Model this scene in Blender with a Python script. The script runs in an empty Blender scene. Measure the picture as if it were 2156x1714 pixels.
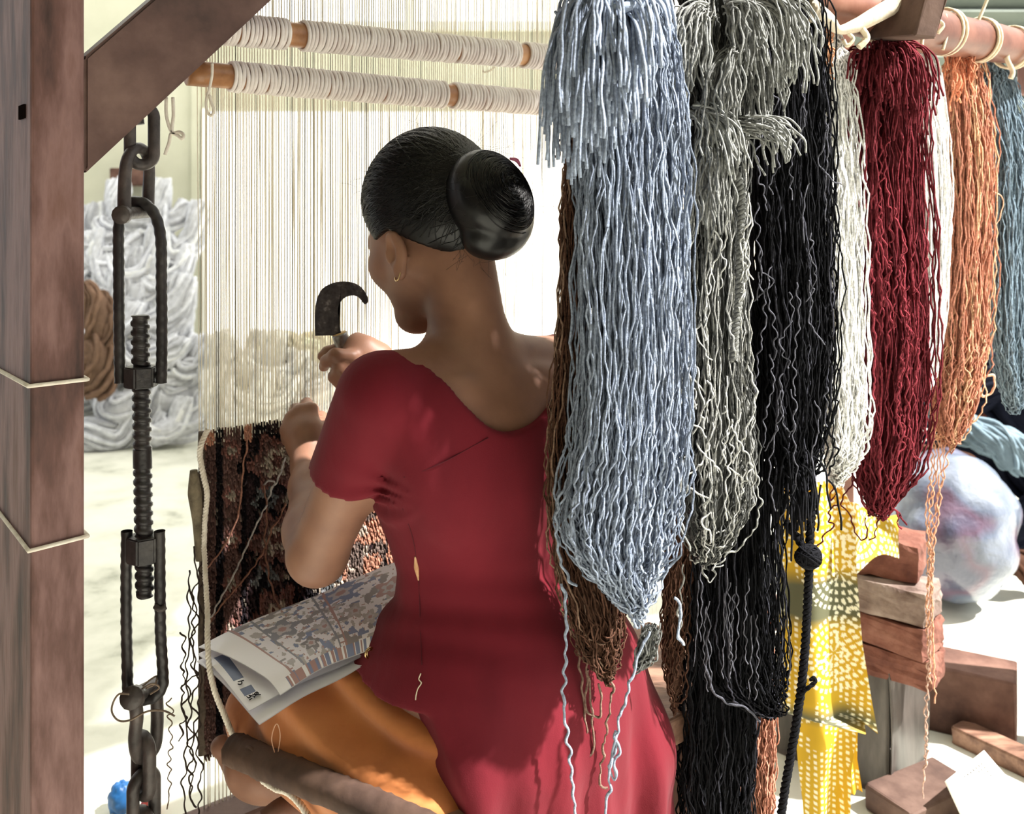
import bpy, bmesh, math
import numpy as np
from mathutils import Vector, Matrix

# ------------------------------------------------------------------ camera, world, sun, exposure
FPX = 2000.0; CU = 1078.0; CV = 440.0; HC = 1.20     # focal length in pixels, horizon, eye height
scene = bpy.context.scene
COL = scene.collection
cam_data = bpy.data.cameras.new('camera'); cam = bpy.data.objects.new('camera', cam_data)
COL.objects.link(cam); scene.camera = cam
cam_data.sensor_width = 36.0; cam_data.lens = 36.0 * FPX / 2156.0
cam_data.shift_y = -(857.0 - CV) / 2156.0
cam.location = (0, 0, HC); cam.rotation_euler = (math.pi / 2, 0, 0)
cam_data.clip_start = 0.05; cam_data.clip_end = 100
cam_data.dof.use_dof = True; cam_data.dof.focus_distance = 1.25; cam_data.dof.aperture_fstop = 6.5

world = bpy.data.worlds.new('world'); scene.world = world; world.use_nodes = True
wbg = world.node_tree.nodes['Background']
wbg.inputs[0].default_value = (0.93, 0.97, 1.0, 1); wbg.inputs[1].default_value = 0.82
sun_data = bpy.data.lights.new('sun', 'SUN'); sun = bpy.data.objects.new('sun', sun_data); COL.objects.link(sun)
sun_data.energy = 10.5; sun_data.angle = math.radians(1.5); sun_data.color = (1.0, 0.97, 0.92)
SUN_DIR = Vector((0.62, -0.14, 0.85)).normalized()   # towards the sun: from the open right side
sun.rotation_euler = SUN_DIR.to_track_quat('Z', 'Y').to_euler(); sun.location = (4, -1, 5)
vs = scene.view_settings
vs.view_transform = 'Standard'; vs.look = 'None'; vs.gamma = 1.0; vs.use_curve_mapping = False
vs.exposure = 0.6

# ------------------------------------------------------------------ helpers
rng = np.random.default_rng(7)
Lv = np.array([0.783, 0.622, 0.0]); Fv = np.array([-0.622, 0.783, 0.0]); Zv = np.array([0, 0, 1.0])
def P(u, v, d):
    return np.array([(u - CU) * d / FPX, d, HC - (v - CV) * d / FPX])
def lin(r, g, b):
    c = np.array([r, g, b], float) / 255.0
    return np.where(c <= 0.04045, c / 12.92, ((c + 0.055) / 1.055) ** 2.4)
def tag(o, label=None, cat=None, group=None, kind=None):
    if label: o['label'] = label
    if cat: o['category'] = cat
    if group: o['group'] = group
    if kind: o['kind'] = kind
    return o
def empty(name, loc, label, cat, group=None, kind=None):
    o = bpy.data.objects.new(name, None); COL.objects.link(o); o.location = Vector(loc); o.empty_display_size = 0.05
    return tag(o, label, cat, group, kind)
def mesh_np(name, V, Fq, mat, parent=None, smooth=True, col=None):
    V = np.asarray(V, np.float32); me = bpy.data.meshes.new(name)
    faces = Fq if isinstance(Fq, list) else [Fq]
    faces = [np.asarray(f, np.int32) for f in faces if len(f)]
    nl = sum(f.size for f in faces); nf = sum(len(f) for f in faces)
    off = np.zeros(3)
    if parent is not None: off = np.array(WORLD_LOC(parent))
    me.vertices.add(len(V)); me.vertices.foreach_set('co', (V - off.astype(np.float32)).ravel())
    me.loops.add(nl); me.polygons.add(nf)
    me.loops.foreach_set('vertex_index', np.concatenate([f.ravel() for f in faces]))
    tot = np.concatenate([np.full(len(f), f.shape[1]) for f in faces])
    me.polygons.foreach_set('loop_start', np.concatenate([[0], np.cumsum(tot)[:-1]]).astype(np.int32))
    me.polygons.foreach_set('use_smooth', np.full(nf, smooth))
    me.update(calc_edges=True); me.validate()
    if col is not None:
        a = me.color_attributes.new('Col', 'FLOAT_COLOR', 'POINT')
        c = np.ones((len(V), 4), np.float32); c[:, :3] = col
        a.data.foreach_set('color', c.ravel())
    o = bpy.data.objects.new(name, me); COL.objects.link(o)
    if mat is not None: me.materials.append(mat)
    if parent is not None: o.parent = parent
    return o
def WORLD_LOC(o):
    l = Vector((0, 0, 0))
    while o is not None:
        l += o.location; o = o.parent
    return l
class MB:
    """collects shapes into one mesh"""
    def __init__(s): s.V = []; s.Q = []; s.T = []; s.C = []; s.n = 0
    def add(s, V, Q=None, T=None, c=None):
        V = np.asarray(V, float)
        if Q is not None and len(Q): s.Q.append(np.asarray(Q) + s.n)
        if T is not None and len(T): s.T.append(np.asarray(T) + s.n)
        if c is not None:
            c = np.asarray(c, float); c = np.broadcast_to(c, (len(V), 3)); s.C.append(c)
        s.V.append(V); s.n += len(V)
        return s
    def build(s, name, mat, parent=None, smooth=True):
        fs = []
        if s.Q: fs.append(np.concatenate(s.Q))
        if s.T: fs.append(np.concatenate(s.T))
        return mesh_np(name, np.concatenate(s.V), fs, mat, parent, smooth, np.concatenate(s.C) if s.C else None)
def norm(a): return a / np.maximum(np.linalg.norm(a, axis=-1, keepdims=True), 1e-9)
def tubes(S, r, sides=4, ref=None, cap=False):
    """S (n,N,3) strands -> verts, quads. Frames from a reference direction or parallel transport."""
    S = np.asarray(S, float)
    if S.ndim == 2: S = S[None]
    n, N, _ = S.shape
    T = norm(np.gradient(S, axis=1))
    if ref is not None:
        A = norm(np.cross(T, np.broadcast_to(np.asarray(ref, float), T.shape)))
    else:
        A = np.zeros_like(T)
        t0 = T[:, 0]; pick = np.eye(3)[np.argmin(np.abs(t0), axis=1)]
        A[:, 0] = norm(np.cross(t0, pick))
        for i in range(1, N):
            a = A[:, i - 1]; a = a - (a * T[:, i]).sum(-1, keepdims=True) * T[:, i]; A[:, i] = norm(a)
    B = np.cross(T, A)
    ang = np.arange(sides) * 2 * np.pi / sides
    r = np.broadcast_to(np.asarray(r, float), (n, N)) if np.ndim(r) != 1 else np.broadcast_to(np.asarray(r, float)[:, None] if len(r) == n and n > 1 else np.asarray(r, float)[None], (n, N))
    V = S[:, :, None] + r[:, :, None, None] * (np.cos(ang)[:, None] * A[:, :, None] + np.sin(ang)[:, None] * B[:, :, None])
    idx = np.arange(n * N * sides).reshape(n, N, sides)
    a = idx[:, :-1]; b = idx[:, 1:]
    Q = np.stack([a, np.roll(a, -1, 2), np.roll(b, -1, 2), b], -1).reshape(-1, 4)
    V = V.reshape(-1, 3)
    if cap:
        T3 = []
        for i in range(n):
            for e in (0, N - 1):
                V = np.vstack([V, S[i, e]]); c = len(V) - 1; ring = idx[i, e]
                for k in range(sides):
                    T3.append([c, ring[(k + 1) % sides], ring[k]] if e == 0 else [c, ring[k], ring[(k + 1) % sides]])
        return V, Q, np.array(T3)
    return V, Q
def spline(pts, n):
    """Catmull-Rom through pts, n samples"""
    p = np.asarray(pts, float); p = np.vstack([2 * p[0] - p[1], p, 2 * p[-1] - p[-2]])
    m = len(p) - 3; t = np.linspace(0, m - 1e-6, n); i = t.astype(int); f = (t - i)[:, None]
    a, b, c, d = p[i], p[i + 1], p[i + 2], p[i + 3]
    return 0.5 * (2 * b + (c - a) * f + (2 * a - 5 * b + 4 * c - d) * f ** 2 + (3 * b - a - 3 * c + d) * f ** 3)
def tube_obj(name, pts, r, mat, parent=None, sides=8, n=40, raw=False):
    p = np.asarray(pts, float) if raw else spline(pts, n)
    if np.ndim(r) == 1: r = np.interp(np.linspace(0, 1, len(p)), np.linspace(0, 1, len(r)), r)[None]
    V, Q, T = tubes(p, r, sides, cap=True)
    return mesh_np(name, V, [Q, T], mat, parent)
def beam_vq(c, ax, ay, az, hx, hy, hz, bev=0.004, jit=0.0, seed=0):
    """bevelled box centred c with half sizes along axes"""
    bm = bmesh.new(); bmesh.ops.create_cube(bm, size=2)
    for v in bm.verts: v.co = Vector((v.co.x * hx, v.co.y * hy, v.co.z * hz))
    if bev: bmesh.ops.bevel(bm, geom=list(bm.edges), offset=bev, segments=2, affect='EDGES', profile=0.5)
    bm.normal_update()
    r = np.random.default_rng(seed)
    V = np.array([v.co[:] for v in bm.verts]); fs = [[v.index for v in f.verts] for f in bm.faces]
    bm.free()
    if jit: V = V + r.normal(0, jit, V.shape)
    M = np.stack([norm(np.asarray(ax, float)), norm(np.asarray(ay, float)), norm(np.asarray(az, float))])
    V = V @ M + np.asarray(c)
    q = [f for f in fs if len(f) == 4]; t = [f for f in fs if len(f) == 3]
    return V, np.array(q), (np.array(t) if t else None)
def beam(name, c, ax, ay, az, hx, hy, hz, mat, parent=None, bev=0.004, jit=0.0, seed=0, smooth=False):
    V, q, t = beam_vq(c, ax, ay, az, hx, hy, hz, bev, jit, seed)
    m = MB(); m.add(V, q, t); return m.build(name, mat, parent, smooth)
def wob(n, N, s, amp, wl, r, k=3):
    """smooth random wobble (n,N): s is arclength (N,) in m, amp in m, wl wavelength m"""
    out = np.zeros((n, N))
    for j in range(k):
        w = wl * (0.6 + 0.9 * r.random((n, 1))); out += np.sin(2 * np.pi * s / w + r.random((n, 1)) * 6.283) * (0.5 + r.random((n, 1)))
    return out * amp / k

# ------------------------------------------------------------------ materials
class NT:
    def __init__(s, name):
        s.m = bpy.data.materials.new(name); s.m.use_nodes = True; s.t = s.m.node_tree; s.b = s.t.nodes['Principled BSDF']
    def n(s, typ, **kw):
        x = s.t.nodes.new(typ)
        for k, v in kw.items():
            if k.startswith('i_'): x.inputs[int(k[2:]) if k[2:].isdigit() else k[2:]].default_value = v
            else: setattr(x, k, v)
        return x
    def l(s, a, b): s.t.links.new(a, b)
def c4(c): return (float(c[0]), float(c[1]), float(c[2]), 1.0)
def mat_noise(name, cols, scale=6.0, rough=0.8, stretch=(1, 1, 1), bump=0.15, bscale=None, detail=6, spec=0.3, sheen=0.0, stops=None, metallic=0.0, bdist=0.003):
    """colours blended along a noise ramp, with a bump"""
    k = NT(name); tc = k.n('ShaderNodeTexCoord'); mp = k.n('ShaderNodeMapping'); mp.inputs['Scale'].default_value = stretch
    k.l(tc.outputs['Object'], mp.inputs[0])
    nz = k.n('ShaderNodeTexNoise'); nz.inputs['Scale'].default_value = scale; nz.inputs['Detail'].default_value = detail; nz.inputs['Roughness'].default_value = 0.6
    k.l(mp.outputs[0], nz.inputs['Vector'])
    rp = k.n('ShaderNodeValToRGB'); e = rp.color_ramp.elements
    st = stops or list(np.linspace(0.32, 0.68, len(cols)))
    e[0].position = st[0]; e[0].color = c4(cols[0]); e[1].position = st[-1]; e[1].color = c4(cols[-1])
    for s_, c_ in list(zip(st, cols))[1:-1]:
        x = e.new(s_); x.color = c4(c_)
    k.l(nz.outputs[0], rp.inputs[0]); k.l(rp.outputs[0], k.b.inputs['Base Color'])
    k.b.inputs['Roughness'].default_value = rough; k.b.inputs['Specular IOR Level'].default_value = spec; k.b.inputs['Metallic'].default_value = metallic
    if sheen: k.b.inputs['Sheen Weight'].default_value = sheen
    if bump:
        n2 = k.n('ShaderNodeTexNoise'); n2.inputs['Scale'].default_value = bscale or scale * 3; n2.inputs['Detail'].default_value = 5
        k.l(mp.outputs[0], n2.inputs['Vector'])
        bp = k.n('ShaderNodeBump'); bp.inputs['Strength'].default_value = bump; bp.inputs['Distance'].default_value = bdist
        k.l(n2.outputs[0], bp.inputs['Height']); k.l(bp.outputs[0], k.b.inputs['Normal'])
    return k.m
def mat_vcol(name, rough=0.9, spec=0.15, bump=0.0, bscale=200, trans=0.0, nvar=0.0, nscale=30.0):
    k = NT(name); at = k.n('ShaderNodeVertexColor'); at.layer_name = 'Col'
    src = at.outputs[0]
    if nvar:
        nz = k.n('ShaderNodeTexNoise'); nz.inputs['Scale'].default_value = nscale; tc = k.n('ShaderNodeTexCoord'); k.l(tc.outputs['Object'], nz.inputs['Vector'])
        mr = k.n('ShaderNodeMapRange'); mr.inputs[1].default_value = 0.3; mr.inputs[2].default_value = 0.7; mr.inputs[3].default_value = 1 - nvar; mr.inputs[4].default_value = 1 + nvar
        k.l(nz.outputs[0], mr.inputs[0])
        mx = k.n('ShaderNodeVectorMath', operation='SCALE'); k.l(src, mx.inputs[0]); k.l(mr.outputs[0], mx.inputs['Scale']); src = mx.outputs[0]
    k.l(src, k.b.inputs['Base Color']); k.b.inputs['Roughness'].default_value = rough; k.b.inputs['Specular IOR Level'].default_value = spec
    if bump:
        tc = k.n('ShaderNodeTexCoord'); n2 = k.n('ShaderNodeTexNoise'); n2.inputs['Scale'].default_value = bscale; k.l(tc.outputs['Object'], n2.inputs['Vector'])
        bp = k.n('ShaderNodeBump'); bp.inputs['Strength'].default_value = bump; bp.inputs['Distance'].default_value = 0.002; k.l(n2.outputs[0], bp.inputs['Height']); k.l(bp.outputs[0], k.b.inputs['Normal'])
    if trans:
        tr = k.n('ShaderNodeBsdfTranslucent'); k.l(src, tr.inputs[0]); ms = k.n('ShaderNodeMixShader'); ms.inputs[0].default_value = trans
        k.l(k.b.outputs[0], ms.inputs[1]); k.l(tr.outputs[0], ms.inputs[2]); k.l(ms.outputs[0], k.t.nodes['Material Output'].inputs[0])
    return k.m
M = {}
M['wood_post'] = mat_noise('wood_post', [lin(58, 40, 36), lin(98, 68, 62), lin(132, 100, 96), lin(104, 70, 58)], 5, 0.62, (3, 3, 0.7), 0.5, 22, spec=0.35)
M['wood_dark'] = mat_noise('wood_dark', [lin(58, 44, 40), lin(92, 68, 62), lin(118, 92, 84)], 6, 0.6, (1.2, 1.2, 1.2), 0.3, 25, spec=0.35)
M['wood_log'] = mat_noise('wood_log', [lin(44, 32, 27), lin(72, 54, 46), lin(94, 72, 60)], 9, 0.75, (1, 1, 1), 0.6, 30)
M['wood_roller'] = mat_noise('wood_roller', [lin(120, 78, 48), lin(168, 118, 78), lin(200, 150, 104)], 14, 0.35, (1, 1, 1), 0.1, 40, spec=0.5)
M['wood_pole'] = mat_noise('wood_pole', [lin(92, 56, 44), lin(132, 88, 72), lin(156, 112, 94)], 7, 0.42, (1, 1, 1), 0.2, 30, spec=0.5)
M['wood_bench'] = mat_noise('wood_bench', [lin(88, 62, 50), lin(128, 96, 80), lin(160, 124, 104)], 10, 0.55, (1, 4, 3), 0.3, 60)
M['wood_block'] = mat_noise('wood_block', [lin(66, 44, 38), lin(98, 70, 60), lin(122, 92, 80)], 9, 0.75, (1, 1, 1), 0.5, 40)
M['wood_peg'] = mat_noise('wood_peg', [lin(54, 40, 36), lin(84, 64, 56), lin(108, 86, 76)], 9, 0.8, (1, 1, 1), 0.5, 40)
M['iron'] = mat_noise('iron', [lin(50, 46, 45), lin(74, 67, 65), lin(98, 88, 84)], 22, 0.5, (1, 1, 1), 0.5, 90, spec=0.5, metallic=0.25)
M['iron_black'] = mat_noise('iron_black', [lin(34, 32, 33), lin(48, 45, 46), lin(66, 62, 61)], 22, 0.42, (1, 1, 1), 0.4, 90, spec=0.5, metallic=0.25)
M['cotton'] = mat_noise('cotton', [lin(214, 204, 190), lin(240, 233, 222)], 60, 0.9, (1, 1, 1), 0.3, 300, spec=0.1)
M['cotton_cream'] = mat_noise('cotton_cream', [lin(206, 190, 160), lin(236, 224, 200)], 60, 0.9, (1, 1, 1), 0.3, 300, spec=0.1)
M['winding'] = mat_noise('winding', [lin(226, 216, 212), lin(248, 242, 238)], 40, 0.85, (1, 1, 1), 0.2, 300, spec=0.15)
M['floor'] = mat_noise('floor', [lin(150, 150, 136), lin(198, 198, 184), lin(214, 213, 200), lin(222, 221, 208)], 3.5, 0.75, (1, 1, 1), 0.1, 14, stops=[0.3, 0.4, 0.52, 0.7], detail=9)
M['wall_dark'] = mat_noise('wall_dark', [lin(96, 88, 76), lin(122, 112, 98)], 1.5, .9, (1, 1, 1), .1, 20)  # dark brown keeps bounced light low on the added walls
M['wall'] = mat_noise('wall', [lin(186, 186, 164), lin(200, 199, 178), lin(208, 206, 188)], 1.2, 0.85, (1, 1, 1), 0.05, 20)
M['sheet'] = mat_noise('sheet', [lin(238, 236, 226), lin(250, 248, 240)], 2, 0.9, (1, 1, 1), 0.05, 12)
M['green_slat'] = mat_noise('green_slat', [lin(106, 114, 104), lin(130, 137, 126)], 3, 0.6, (1, 1, 1), 0.1, 20)
M['vcol'] = mat_vcol('vertex_paint', 0.9, 0.1)
M['yarn'] = mat_vcol('wool_yarn', 0.95, 0.08, nvar=0.32, nscale=260, bump=.6, bscale=900)
M['yarn_bg'] = mat_vcol('wool_yarn_pile', 0.92, 0.1, nvar=0.15, nscale=40, trans=.35)
def mix(c, f): return np.clip(np.asarray(c) * f, 0, 1)
# ------------------------------------------------------------------ the room
fl = MB(); fl.add([[-6, -3, 0], [7, -3, 0], [7, 9, 0], [-6, 9, 0], [-6, -3, -.1], [7, -3, -.1], [7, 9, -.1], [-6, 9, -.1]],
                  [[0, 1, 2, 3], [4, 7, 6, 5], [0, 4, 5, 1], [1, 5, 6, 2], [2, 6, 7, 3], [3, 7, 4, 0]])
floor = fl.build('floor', M['floor'], None, False); tag(floor, 'pale stained concrete floor of the workshop', 'floor', kind='structure')
WY = 5.6
def slab(name, x0, x1, y0, y1, z0, z1, mat, parent=None, bev=0.0):
    return beam(name, [(x0 + x1) / 2, (y0 + y1) / 2, (z0 + z1) / 2], [1, 0, 0], [0, 1, 0], [0, 0, 1], (x1 - x0) / 2, (y1 - y0) / 2, (z1 - z0) / 2, mat, parent, bev)
wb = slab('wall_back', -4.5, 1.62, WY, WY + .15, 0, 3.2, M['wall']); tag(wb, 'pale green plastered back wall behind the loom', 'wall', kind='structure')
wl = slab('wall_left', -4.65, -4.5, -1.75, .7, 0, 3.2, M['wall_dark']); tag(wl, 'brown mud plastered side wall beside the opening', 'wall', kind='structure')  # added out of view to darken the left side
wf = slab('wall_front', -4.65, 3.2, -1.75, -1.6, 0, 3.2, M['wall_dark']); tag(wf, 'brown mud plastered wall facing the loom', 'wall', kind='structure')  # added behind the camera so less light reaches her back
k = NT('frosted_roof'); trn = k.n('ShaderNodeBsdfTranslucent'); trn.inputs[0].default_value = (.78, .78, .76, 1); k.l(trn.outputs[0], k.t.nodes['Material Output'].inputs[0]); M['frosted'] = k.m
rl_ = slab('window_3', -4.65, 1.38, 2.7, WY + .15, 3.2, 3.24, M['frosted']); tag(rl_, 'frosted translucent roof light over the back of the workshop', 'window', kind='structure')  # unseen translucent sheet, added to spread soft light over the back
ce = slab('ceiling', -4.65, 1.38, -3.0, 2.7, 3.2, 3.3, M['wall']); tag(ce, 'flat ceiling over the loom side of the workshop', 'ceiling', kind='structure')  # added overhead as a sun blocker; its edge sets where sunlight falls
tr = slab('trim_1', P(424, 0, WY)[0] - .05, P(424, 0, WY)[0], WY - .03, WY, 0, 3.2, M['wall']); tag(tr, 'narrow plastered edge strip on the back wall', 'trim', kind='structure')
# shuttered opening on the right of the back wall: grey green louvre slats
lw = slab('wall_right', 1.62, 6.0, WY - .3, WY - .2, 0, 3.2, M['green_slat']); tag(lw, 'grey green louvred back wall beyond the hanging skeins', 'wall', kind='structure')
for i in range(16):
    z = 1.25 + i * 0.125
    s = beam('slat', [3.6, WY - .33, z], [1, 0, 0], [0, .8, .55], [0, -.55, .8], 1.95, .012, .055, M['green_slat'], lw, .004)
# grid and thickness helpers for thin surfaces
def cloth_grid(f, nu, nv):
    uu, vv = np.meshgrid(np.linspace(0, 1, nu), np.linspace(0, 1, nv), indexing='ij')
    V = f(uu, vv).reshape(-1, 3); idx = np.arange(nu * nv).reshape(nu, nv)
    Q = np.stack([idx[:-1, :-1], idx[1:, :-1], idx[1:, 1:], idx[:-1, 1:]], -1).reshape(-1, 4)
    return V, Q, uu.ravel(), vv.ravel()
def solid_sheet(V, Q, nu, nv, th, nrm):
    V2 = V + np.asarray(nrm) * th; n = len(V); idx = np.arange(n).reshape(nu, nv)
    b = np.concatenate([idx[:, 0], idx[-1, 1:], idx[-2::-1, -1], idx[0, -2::-1]])
    R = np.stack([b[:-1], b[1:], b[1:] + n, b[:-1] + n], -1)
    return np.vstack([V, V2]), np.vstack([Q, Q[:, ::-1] + n, R])
# glowing panels added behind the warp to make the bright backdrop
k = NT('window_light'); k.b.inputs['Base Color'].default_value = (1, 1, 1, 1); k.b.inputs['Emission Color'].default_value = (1, .985, .95, 1); k.b.inputs['Emission Strength'].default_value = .75
M['window_light'] = k.m
wx0, wx1, wzt = P(436, 0, WY)[0], 1.45, P(0, 236, WY)[2]
glow_obj = empty('window_2', [(wx0 + wx1) / 2, WY, .75], 'wide frosted window glowing behind the warp threads', 'window', kind='structure')
nP = 4; wzb = .10
for i in range(nP):
    xa = wx0 + (wx1 - wx0) * i / nP; xb = wx0 + (wx1 - wx0) * (i + 1) / nP
    slab('pane', xa + .01, xb - .01, WY - .014, WY - .004, wzb + .06, wzt, M['window_light'], glow_obj)
    slab('mullion', xb - .012, xb + .012, WY - .03, WY, wzb, wzt + .02, M['sheet'], glow_obj)
slab('frame', wx0 - .02, wx0 + .012, WY - .035, WY, wzb, wzt + .02, M['sheet'], glow_obj); slab('sill', wx0 - .03, wx1 + .03, WY - .06, WY, wzb, wzb + .06, M['sheet'], glow_obj)
ww = slab('trim_2', wx0 - .02, wx1 + .03, WY - .02, WY, 0, .10, M['sheet']); tag(ww, 'whitewashed wall panel under the wide window', 'panel', kind='structure')  # white colour stands in for bright light below the panels
# glowing strip added high in the back wall for the bright band
wz0 = P(0, 66, WY)[2]
win = empty('window_1', [-.3, WY, wz0], 'bright high window strip above the white sheet', 'window', kind='structure')
slab('pane', -1.62, 1.5, WY - .012, WY - .004, wz0 + .05, 3.15, M['window_light'], win)
for xx in (-1.65, -.6, .45, 1.5): slab('frame', xx - .03, xx + .03, WY - .03, WY, wz0, 3.2, M['sheet'], win)
slab('sill', -1.7, 1.55, WY - .05, WY, wz0, wz0 + .05, M['sheet'], win)

# ------------------------------------------------------------------ loom
Q0 = np.array([-.336, 1.57, 0.0])                # a point of the warp plane
def W(t, off, z): return Q0 + t * Lv + off * Fv + z * Zv   # along the loom, behind the warp, up
loom = empty('carpet_loom', W(.2, 0, 0), 'wooden vertical carpet loom with cord wound rollers and cream warp threads', 'loom')
PD0 = 1.20
ed = P(65, 0, PD0); ed[2] = 0
pw, pd = .064, .23
pc = ed + Lv * pw / 2 + Fv * pd / 2 + Zv * 1.25
post = beam('post', pc, Lv, Fv, Zv, pw / 2, pd / 2, 1.25, M['wood_post'], loom, .004)
def surf_noise_obj(o, amp): pass
# slit mortise on the post: its shade painted as a near-black box
beam('peg_hole', ed + Fv * .045 - Lv * .0005 + Zv * (P(0, 235, PD0 + .03)[2]), Lv, Fv, Zv, .002, .016, .009, mat_noise('dark_hole', [lin(16, 12, 11), lin(24, 18, 16)], 20, .95, bump=0, spec=0), post, 0)
# diagonal brace
bs = ed + Lv * (pw + .001) + Fv * .035
a0 = P(182, 236, PD0 + .045); dirb = norm(Lv * .71 + Zv * .72)
Lb = .75
bc = np.array([bs[0], bs[1], a0[2]]) + dirb * (Lb / 2 - .03)
nb = norm(np.cross(dirb, Fv)); 
# brace body with its foot cut vertical against the post
up = norm(np.cross(Fv, dirb)); up = up if up[2] > 0 else -up
h2, d2 = .054, .030
def brace_pts():
    V = []
    base = np.array([bs[0], bs[1], a0[2] - .005])
    for sf in (-1, 1):
        for su in (-1, 1):
            off = up * h2 * su
            # slide along the brace so that the foot lies in the post's side plane
            tcut = -(off @ Lv) / (dirb @ Lv)
            V.append(base + off + dirb * tcut + Fv * d2 * sf)
    V2 = []
    for sf in (-1, 1):
        for su in (-1, 1): V2.append(base + up * h2 * su + dirb * Lb + Fv * d2 * sf)
    return np.array(V + V2)
bm = bmesh.new(); vv = [bm.verts.new(p) for p in brace_pts()]
for f in ([0, 1, 3, 2], [4, 6, 7, 5], [0, 4, 5, 1], [2, 3, 7, 6], [0, 2, 6, 4], [1, 5, 7, 3]): bm.faces.new([vv[i] for i in f])
bmesh.ops.recalc_face_normals(bm, faces=bm.faces)
bmesh.ops.bevel(bm, geom=list(bm.edges), offset=.004, segments=2, affect='EDGES')
m = MB(); bm.verts.index_update()
Vb = np.array([v.co[:] for v in bm.verts]); fs = [[v.index for v in f.verts] for f in bm.faces]; bm.free()
m.add(Vb, [f for f in fs if len(f) == 4], [f for f in fs if len(f) == 3]); m.build('brace', M['wood_dark'], loom, False)
# white strings tied round the post
def ring_on_post(zc, dz_left, dz_right, nm):
    g = .003
    p = [ed + Fv * (pd + g) - Lv * g, ed + Fv * pd * .5 - Lv * g, ed - Fv * g - Lv * g, ed + Lv * pw * .5 - Fv * g, ed + Lv * (pw + g) - Fv * g, ed + Lv * (pw + g) + Fv * pd * .5, ed + Lv * (pw + g) + Fv * (pd + g), ed + Fv * (pd + g) - Lv * g]
    zz = [zc + dz_left, zc + dz_left * .5, zc, zc + dz_right * .5, zc + dz_right, zc + dz_right, zc + dz_left, zc + dz_left]
    pts = np.array([q + Zv * z_ for q, z_ in zip(p, zz)])
    pts = np.vstack([np.linspace(pts[i], pts[i + 1], 6)[:-1] for i in range(len(pts) - 1)] + [pts[-1:]])
    tube_obj(nm, pts, .0028, M['cotton'], post, 6, raw=True)
ring_on_post(P(0, 812, PD0)[2], -.006, .001, 'string')
ring_on_post(P(0, 1158, PD0)[2], .002, .004, 'string')
# rollers
def roller(name, tz, off, z0, rr, t0, t1, w0, w1, rings, seed, slope=0.0):
    ro = beam_axis = None
    r_ = np.random.default_rng(seed)
    n = 60; tt = np.linspace(t0, t1, n); rad = rr * (1 + .02 * np.sin(tt * 9) + .015 * np.sin(tt * 23))
    pts = np.array([W(t, off, z0 + slope * t) for t in tt])
    ob = tube_obj(name, pts, rad, M['wood_roller'], loom, 20, raw=True)
    # cord winding: individual coils
    pitch = .0066; segs = []
    tcur = w0
    coils = []
    while tcur < w1:
        bare = any(abs(tcur - g) < gw for g, gw in rings)
        if not bare: coils.append(tcur)
        tcur += pitch * (0.85 + .3 * r_.random())
    coils = np.array(coils); ang = np.linspace(0, 2 * np.pi, 21)
    jr = rr + .0022 + r_.normal(0, .0004, len(coils))
    tilt = r_.normal(0, .0012, len(coils))
    S = np.array([[W(t + ti * math.cos(a), off, z0 + slope * t) + j * (math.cos(a) * Zv + math.sin(a) * Fv) for a in ang] for t, j, ti in zip(coils, jr, tilt)])
    V, Q = tubes(S, .0033, 5)
    wd = mesh_np('cord_winding', V, Q, M['winding'], ob); tag(wd, kind='stuff')
    return ob
def t_at(u, off=0.0):
    k = (u - CU) / FPX; q = Q0 + off * Fv
    return (k * q[1] - q[0]) / (Lv[0] - k * Lv[1])
off_r = -.026
def z_at(u, v, off=0.0):
    t = t_at(u, off); d = Q0[1] + t * Lv[1] + off * Fv[1]; return HC - (v - CV) * d / FPX
zl0, zl1 = z_at(450, 158, off_r), z_at(1150, 218, off_r); tl0, tl1 = t_at(450, off_r), t_at(1150, off_r)
sl = (zl1 - zl0) / (tl1 - tl0)
roller('lower_roller', 0, off_r, zl0 - sl * tl0, .0195, t_at(395, off_r), 1.5, t_at(487, off_r), 1.45, [(t_at(942, off_r), .009)], 3, sl)
off_u = -.024
zu0, zu1 = z_at(520, 65, off_u), z_at(1150, 120, off_u); tu0, tu1 = t_at(520, off_u), t_at(1150, off_u)
su_ = (zu1 - zu0) / (tu1 - tu0)
roller('upper_roller', 0, off_u, zu0 - su_ * tu0, .0205, t_at(400, off_u), 1.5, t_at(420, off_u), 1.45, [(t_at(620, off_u), .011), (t_at(1095, off_u), .008)], 4, su_)
# loose cord ends on the rollers
def loop_pts(u, v, d, seq): return [P(u + a, v + b, d) for a, b in seq]
tube_obj('cord_end', loop_pts(0, 0, 1.40, [(447, 132), (446, 160), (440, 190), (434, 215), (437, 236), (445, 243), (450, 232), (444, 214), (441, 200)]), .0022, M['cotton'], loom, 6, 60)
tube_obj('cord_end', loop_pts(0, 0, 1.40, [(350, 205), (350, 240), (356, 266), (364, 280), (378, 278), (386, 284), (383, 292), (372, 284), (360, 282), (356, 300), (352, 312), (347, 326)]), .0026, M['cotton'], loom, 6, 60)
tube_obj('cord_end', loop_pts(0, 0, 1.40, [(364, 205), (365, 240), (363, 262), (362, 278)]), .0026, M['cotton'], loom, 6, 30)
tube_obj('cord_end', loop_pts(0, 0, 1.72, [(840, 190), (838, 205), (842, 216), (850, 200), (846, 192)]), .0018, M['cotton'], loom, 6, 40)
tube_obj('cord_end', loop_pts(0, 0, 1.83, [(1030, 128), (1040, 142), (1022, 152), (1016, 148)]), .0018, M['cotton'], loom, 6, 30)
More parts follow.
